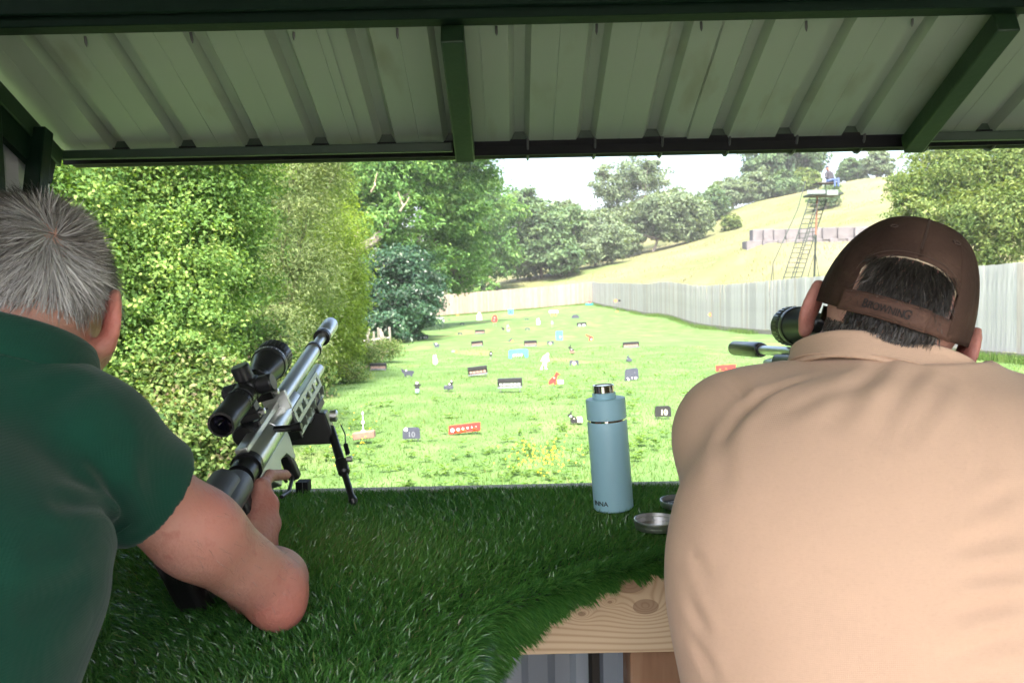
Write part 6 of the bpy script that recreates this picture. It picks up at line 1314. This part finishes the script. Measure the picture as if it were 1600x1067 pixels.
def stake(t, x, z1, y=.012, r=.006, z0=-.09):
    mb = MB(); mb.cyl((x, y, z0), (x, y, z1), r, n=6); return mb.build('stake', M['rod_grey'], t)
SG = 'silhouette targets on the lawn'
def sil(label, shape, px, pyb, w, h, m, dots=(), legh=0, dm='paint_white', cat='target', tilt=0, foot=None, name='silhouette_target'):
    t, k, p = tgt(name, label, cat, px, pyb, w, h, SG); lz = legh * k
    plate(t, shape, w * k, (h - legh) * k, m, z0=lz - (0 if legh else .02), tilt=tilt)
    if legh: stake(t, -w * k * .22, lz + .04); stake(t, w * k * .22, lz + .04)
    else: stake(t, 0, h * k * .4)
    for dx, dy, r, *mm in dots: disc(t, dx * w * k, lz + dy * (h - legh) * k, r * k, mm[0] if mm else dm)
    if foot: mb = MB(); mb.box((foot[1] * k, .02, .012), (foot[2] * k, .10, .05)); mb.build('foot_block', M[foot[0]], t, bevel=.004)
    return t
sil('black boar silhouette with its head raised to the left', 'boar', 637, 587, 21, 13, 'target_dark', [(-.1, .6, 1.2)])
sil('black crow facing forward with a white disc on its breast', 'crow_front', 652, 612, 14, 17, 'target_black', [(0, .80, 1.9)], foot=('paint_light_blue', 0, 5))
sil('black crow in profile with two small white discs, perched on a dark plate', 'crow', 701, 607, 17, 13, 'target_black', [(.1, .5, 1.2), (.28, .86, 1.1)], foot=('target_dark', 0, 14))
sil('black rabbit with a white disc close behind the teal bottle', 'rabbit', 895, 658, 17, 19, 'target_black', [(-.18, .42, 1.6), (.12, .22, 1.0, 'paint_cream')], foot=('paint_cream', 11, 8))
sil('black rabbit with long ears in the middle of the lawn right of the cream figure', 'rabbit', 893, 551, 11, 14, 'target_black', [(0, .36, .9)], foot=('brick_brown', 1, 8))
sil('small black rabbit above the tilted navy board', 'rabbit', 983, 564, 8, 11, 'target_dark', [], foot=('target_dark', 0, 8))
sil('red fox silhouette sitting, in front of the cream figure', 'fox', 866, 599, 18, 20, 'paint_red', [(0, .42, 1.3, 'paint_pink')], foot=('paint_cream', 10, 9))
sil('red squirrel silhouette low on the right of the lawn, far back', 'squirrel', 921, 532, 12, 10, 'paint_red', [(.25, .1, 1.2, 'paint_cream')])
sil('red bird with spread wings on a pale blue peg by the dry weeds', 'bird_flat', 604, 556, 11, 10, 'paint_red', [(.05, .25, 1.2, 'paint_orange')], foot=('paint_light_blue', 0, 4))
sil('cream silhouette of a stooping walking figure', 'walker', 851, 576, 15, 26, 'paint_cream')
sil('white owl silhouette on the left of the lawn', 'owl', 680, 568, 8, 15, 'paint_white', [])
sil('white flask shaped plate near the tan fence', 'flask', 749, 500, 8, 12, 'paint_white')
sil('red egg shaped plate on two thin legs near the tan fence', 'egg', 773, 509, 9, 18, 'paint_red', [(.0, .6, 1.1, 'paint_pink'), (-.1, .25, .8, 'paint_pink')], legh=6)
sil('white pear shaped plate far back right of the middle', 'owl', 841, 506, 7, 10, 'paint_white')
sil('black boar with a white disc, small, left of the far black boxes', 'boar', 682, 543, 10, 9, 'target_dark', [(0, .6, 1.2)])
sil('tiny dark bird with a white disc on a thin peg in mid lawn', 'egg', 767, 559, 5, 10, 'target_black', [(0, .5, 1.0)], legh=2)
sil('grey heron like plate on one leg far back', 'owl', 863, 511, 5, 11, 'target_grey', [], legh=5)
sil('dark hedgehog shaped mound plate far right near the corner', 'mound', 899, 497, 13, 6, 'target_dark')
sil('dark crow with an orange disc in mid lawn left of the blue frame', 'crow', 797, 534, 8, 6, 'target_dark', [(.4, .1, 1.7, 'paint_orange')])
sil('grey plate with an orange disc on the left of mid lawn', 'mound', 709, 551, 9, 5, 'target_grey', [(.35, .25, 1.8, 'paint_orange')])
sil('small black dog shaped plate far back', 'boar', 786, 515, 5, 6, 'target_black')
sil('grey owl with an orange disc far back beside the small black dog shape', 'owl', 794, 518, 6, 13, 'target_grey', [(.1, .45, 1.9, 'paint_orange')])
sil('low dark arch plate far back in the middle of the lawn', 'arch', 823, 500, 6, 3, 'target_dark'); sil('low dark arch plate in mid lawn just in front of the far middle arch', 'arch', 824, 515, 7, 4, 'target_dark')
sil('low dark arch plate far back on the left', 'arch', 722, 507, 6, 3, 'target_dark'); sil('low blue grey arch plate behind the left black box', 'arch', 719, 523, 7, 4, 'target_dark')
sil('dark arch plate beside the upright black rabbit', 'arch', 860, 538, 10, 6, 'target_dark', [(0, .2, 2, 'paint_pink')]); sil('grey arch plate with a pale middle right of the cream figure', 'arch', 897, 570, 14, 8, 'target_dark', [(0, .25, 3, 'paint_pink')])
# boards with discs and numbers
BG = 'boards and signs standing on the lawn'
def board(label, px, pyb, w, h, m, dots=(), shape='plate', tilt=0, legh=0, txt=None, name='target_board', cat='board', yaw=0):
    t, k, p = tgt(name, label, cat, px, pyb, w, h, BG); lz = legh * k - (0 if legh else .02); plate(t, shape, w * k, (h - legh) * k, m, z0=lz, tilt=tilt, th=.018, yaw=yaw)
    for sx in (-.35, .35): stake(t, sx * w * k, lz + h * k * .3, y=.02)
    for dx, dy, r, *mm in dots: disc(t, dx * w * k, lz + dy * (h - legh) * k - tilt * dx * w * k, r * k, mm[0] if mm else 'paint_white', y=-.014)
    if txt:
        me = text_mesh(txt[0], txt[1] * k, .004); o = link('number', me, t, M[txt[3]]); o.rotation_euler = (R(90), 0, 0); o.location = (txt[4] * k, -.013, lz + txt[2] * k)
    return t
board('bright red bar board with six white discs shrinking to the right', 726, 672, 50, 13, 'paint_red', [(-.38, .42, 3.0), (-.2, .44, 2.4), (-.05, .47, 1.8), (.1, .5, 1.4), (.23, .53, 1.1), (.36, .56, .7)], tilt=-.10)
board('blue grey board with a faint number and a white disc at its top left', 643, 682, 28, 18, 'target_dark', [(-.3, .84, 3.0)], 'sign', txt=('10', 12, 3, 'target_grey', 0))
board('black sign board with the number 10 on the right of the lawn', 1036, 648, 26, 17, 'target_black', [], 'sign', txt=('10', 12, 3.0, 'paint_cream', 1))
board('tilted navy board with small white discs along its lower edge', 987, 592, 22, 18, 'target_dark', [(-.3, .2, 1.0), (-.22, .05, 1.3), (.02, .18, 1.0), (.28, .12, 2.0), (.22, .62, .8, 'target_grey')], 'sign', tilt=-.1)
board('red bar board on the right of the lawn below the black silencer', 1134, 578, 31, 9, 'paint_red', [(-.3, .3, 1.2, 'paint_orange'), (0, .35, 1.0, 'paint_orange')], tilt=-.05)
board('wide light blue frame board with four white discs in its opening', 810, 558, 30, 13, 'paint_blue', [], 'arch', tilt=-.05)
t_ = [o for o in COL.objects if o.get('label', '').startswith('wide light blue')][0]; p_ = Vector(t_.location); k_ = p_[1] / FPX
for i, dx in enumerate((-7.5, -3.5, .5, 4.5)): disc(t_, dx * k_, (2.4 + .2 * i) * k_, 1.6 * k_, 'paint_white', y=-.012); stake(t_, dx * k_, 2.5 * k_, y=0)
board('upright blue board with a white disc and a thin hook on top', 874, 531, 10, 14, 'paint_blue', [(.15, .35, 1.4)])
board('small blue board against the tan fence', 798, 490, 8, 8, 'paint_blue', [(0, .45, 1.5, 'target_black')])
board('white arch board on two legs near the left end of the tan fence', 686, 512, 17, 17, 'paint_white', [], 'arch', legh=9)
board('white strip board on short posts with two black and orange discs below', 865, 494, 14, 9, 'paint_white', [(-.2, -.3, 1.3, 'target_black'), (.2, -.3, 1.3, 'target_black'), (-.2, -.9, 1.3, 'paint_orange'), (.22, -.9, 1.3, 'paint_orange')], legh=5)
# black steel box targets
XG = 'black steel box targets with a row of discs'
def box_target(label, px, pyb, w, h, dm, nd=5, tilt=0, lower='paint_pink'):
    t, k, p = tgt('box_target', label, 'target', px, pyb, w, h, XG); W_, H_ = w * k, h * k; D = H_ * .7; t.rotation_euler = (0, math.atan(tilt), R(RNG.normal() * 4))
    def bx(n, c, s, m): mb = MB(); mb.box(c, s); return mb.build(n, M[m], t, bevel=.003)
    bx('back_plate', (0, D / 2, H_ / 2), (W_, .008, H_), 'target_black'); bx('top_plate', (0, -.005, H_ - .004), (W_, D, .008), 'target_black')
    for s in (-1, 1): bx('side_plate', (s * (W_ / 2 - .004), 0, H_ / 2), (.008, D * .98, H_ * .97), 'target_black')
    bx('hood_plate', (0, -D / 2, H_ * .80), (W_ * .98, .008, H_ * .38), 'target_black'); bx('base_rail', (0, -D / 2 - .01, H_ * .07), (W_, .03, H_ * .16), 'target_grey')
    bx('splash_plate', (0, D * .1, H_ * .33), (W_ * .94, .006, H_ * .40), lower)
    for s in (-1, 1): stake(t, s * W_ * .4, .02)
    for i in range(nd): disc(t, (i - (nd - 1) / 2) * W_ * .9 / nd, H_ * .42, W_ * .30 / nd, dm, y=-D * .35)
    return t
box_target('black box target on the far left beside the dry weeds', 591, 578, 26, 10, 'paint_pink')
box_target('tilted black box target in the middle left of the lawn', 747, 586, 30, 13, 'paint_pink', tilt=-.10)
box_target('largest black box target with white discs, nearest of the boxes', 797, 606, 38, 15, 'paint_white', 6, -.03, 'paint_white')
box_target('black box target in the centre left, farther back, left of the blue frame', 746, 541, 18, 8, 'paint_pink', tilt=-.08)
box_target('black box target in mid lawn just above the blue frame', 829, 541, 20, 9, 'paint_pink', tilt=-.02)
box_target('small black box target far back on the left of centre', 750, 521, 15, 6, 'paint_pink', tilt=-.02)
box_target('small black box target with two white discs under the dark evergreen', 661, 529, 16, 6, 'paint_white', 2, 0, 'target_dark')
box_target('small black box target with two white discs far back on the right', 909, 509, 15, 6, 'paint_white', 2, -.06, 'target_dark')
box_target('black box target alone on the right of the lawn', 986, 543, 25, 9, 'paint_pink', tilt=-.05, lower='paint_pink')
# spinner on its brick
t, k, p = tgt('spinner_target', 'thin rod with three white discs rising from a broken brick at the front left', 'target', 569, 684, 30, 45)
mb = MB(); mb.box((0, 0, .03), (34 * k, .10, .065), np.array(Matrix.Rotation(R(-6), 3, 'Y'))); mb.build('brick', M['brick_brown'], t, bevel=.006)
mb = MB(); mb.cyl((-1 * k, 0, 0), (-1 * k, 0, 42 * k), .004, n=6); mb.build('rod', M['paint_white'], t)
for z, r in ((10, 3.4), (25, 2.6), (39, 1.8)): disc(t, -1 * k, z * k, r * k, 'paint_white', y=-.008)
# markers along the right fence, far corner tray
MG = 'small marker signs on posts along the right fence'
def marker(label, px, pyt, pyb, w, h, m, dorange=None):
    t, k, p = tgt('marker_sign', label, 'sign', px, pyb, w, h, MG); zt = (pyb - pyt) * k
    stake(t, 0, zt, y=.02, r=.008); plate(t, 'plate', w * k, h * k, m, name='sign_plate', z0=zt - h * k, th=.012)
    if dorange: disc(t, dorange[0] * k, zt - h * k * .5, dorange[1] * k, 'paint_orange', y=0); mb = MB(); mb.cyl((dorange[0] * k, .02, -.05), (dorange[0] * k, .02, zt - h * k * .4), .006, n=6); mb.build('stake', M['rod_grey'], t)
    return t
marker('black marker sign with an orange disc to its left, nearest the silencer', 1123, 488, 511, 7, 5, 'target_black', (-13, 3))
marker('lone black marker sign on a thin post in the middle of the right fence', 1016, 466, 490, 5, 3.5, 'target_black')
marker('small black marker sign with an orange disc near the far corner', 968, 468, 486, 4, 3, 'target_black', (-6, 2.4))
t, k, p = tgt('tray_target', 'teal tray with a red ball in the far corner of the fences', 'target', 921, 476, 14, 6)
mb = MB(); mb.box((0, 0, 1.4 * k), (12 * k, .3, 2.8 * k)); mb.build('tray', M['paint_teal'], t, bevel=.02)
mb = MB(); mb.lathe((.3 * k, 0, 2.4 * k), (0, 0, 1), [(0, .5 * k), (.7 * k, 2.0 * k), (2.0 * k, 2.6 * k), (3.4 * k, 1.9 * k), (4.2 * k, .3 * k)], 14); mb.build('ball', M['paint_red'], t)
for px, py, lab in ((800, 495, 'flat orange disc lying below the small blue board'), (715, 492, 'small orange disc at the foot of the tan fence'), (964, 487, 'orange disc lying at the foot of the right fence near the corner')):
    t, k, p = tgt('orange_disc', lab, 'disc', px, py, 6, 2); mb = MB(); mb.lathe((0, 0, 0), (0, 0, 1), [(0, 2.5 * k), (.8 * k, 2.5 * k), (1.4 * k, 1.6 * k)], 14); mb.build('clay', M['paint_orange'], t)
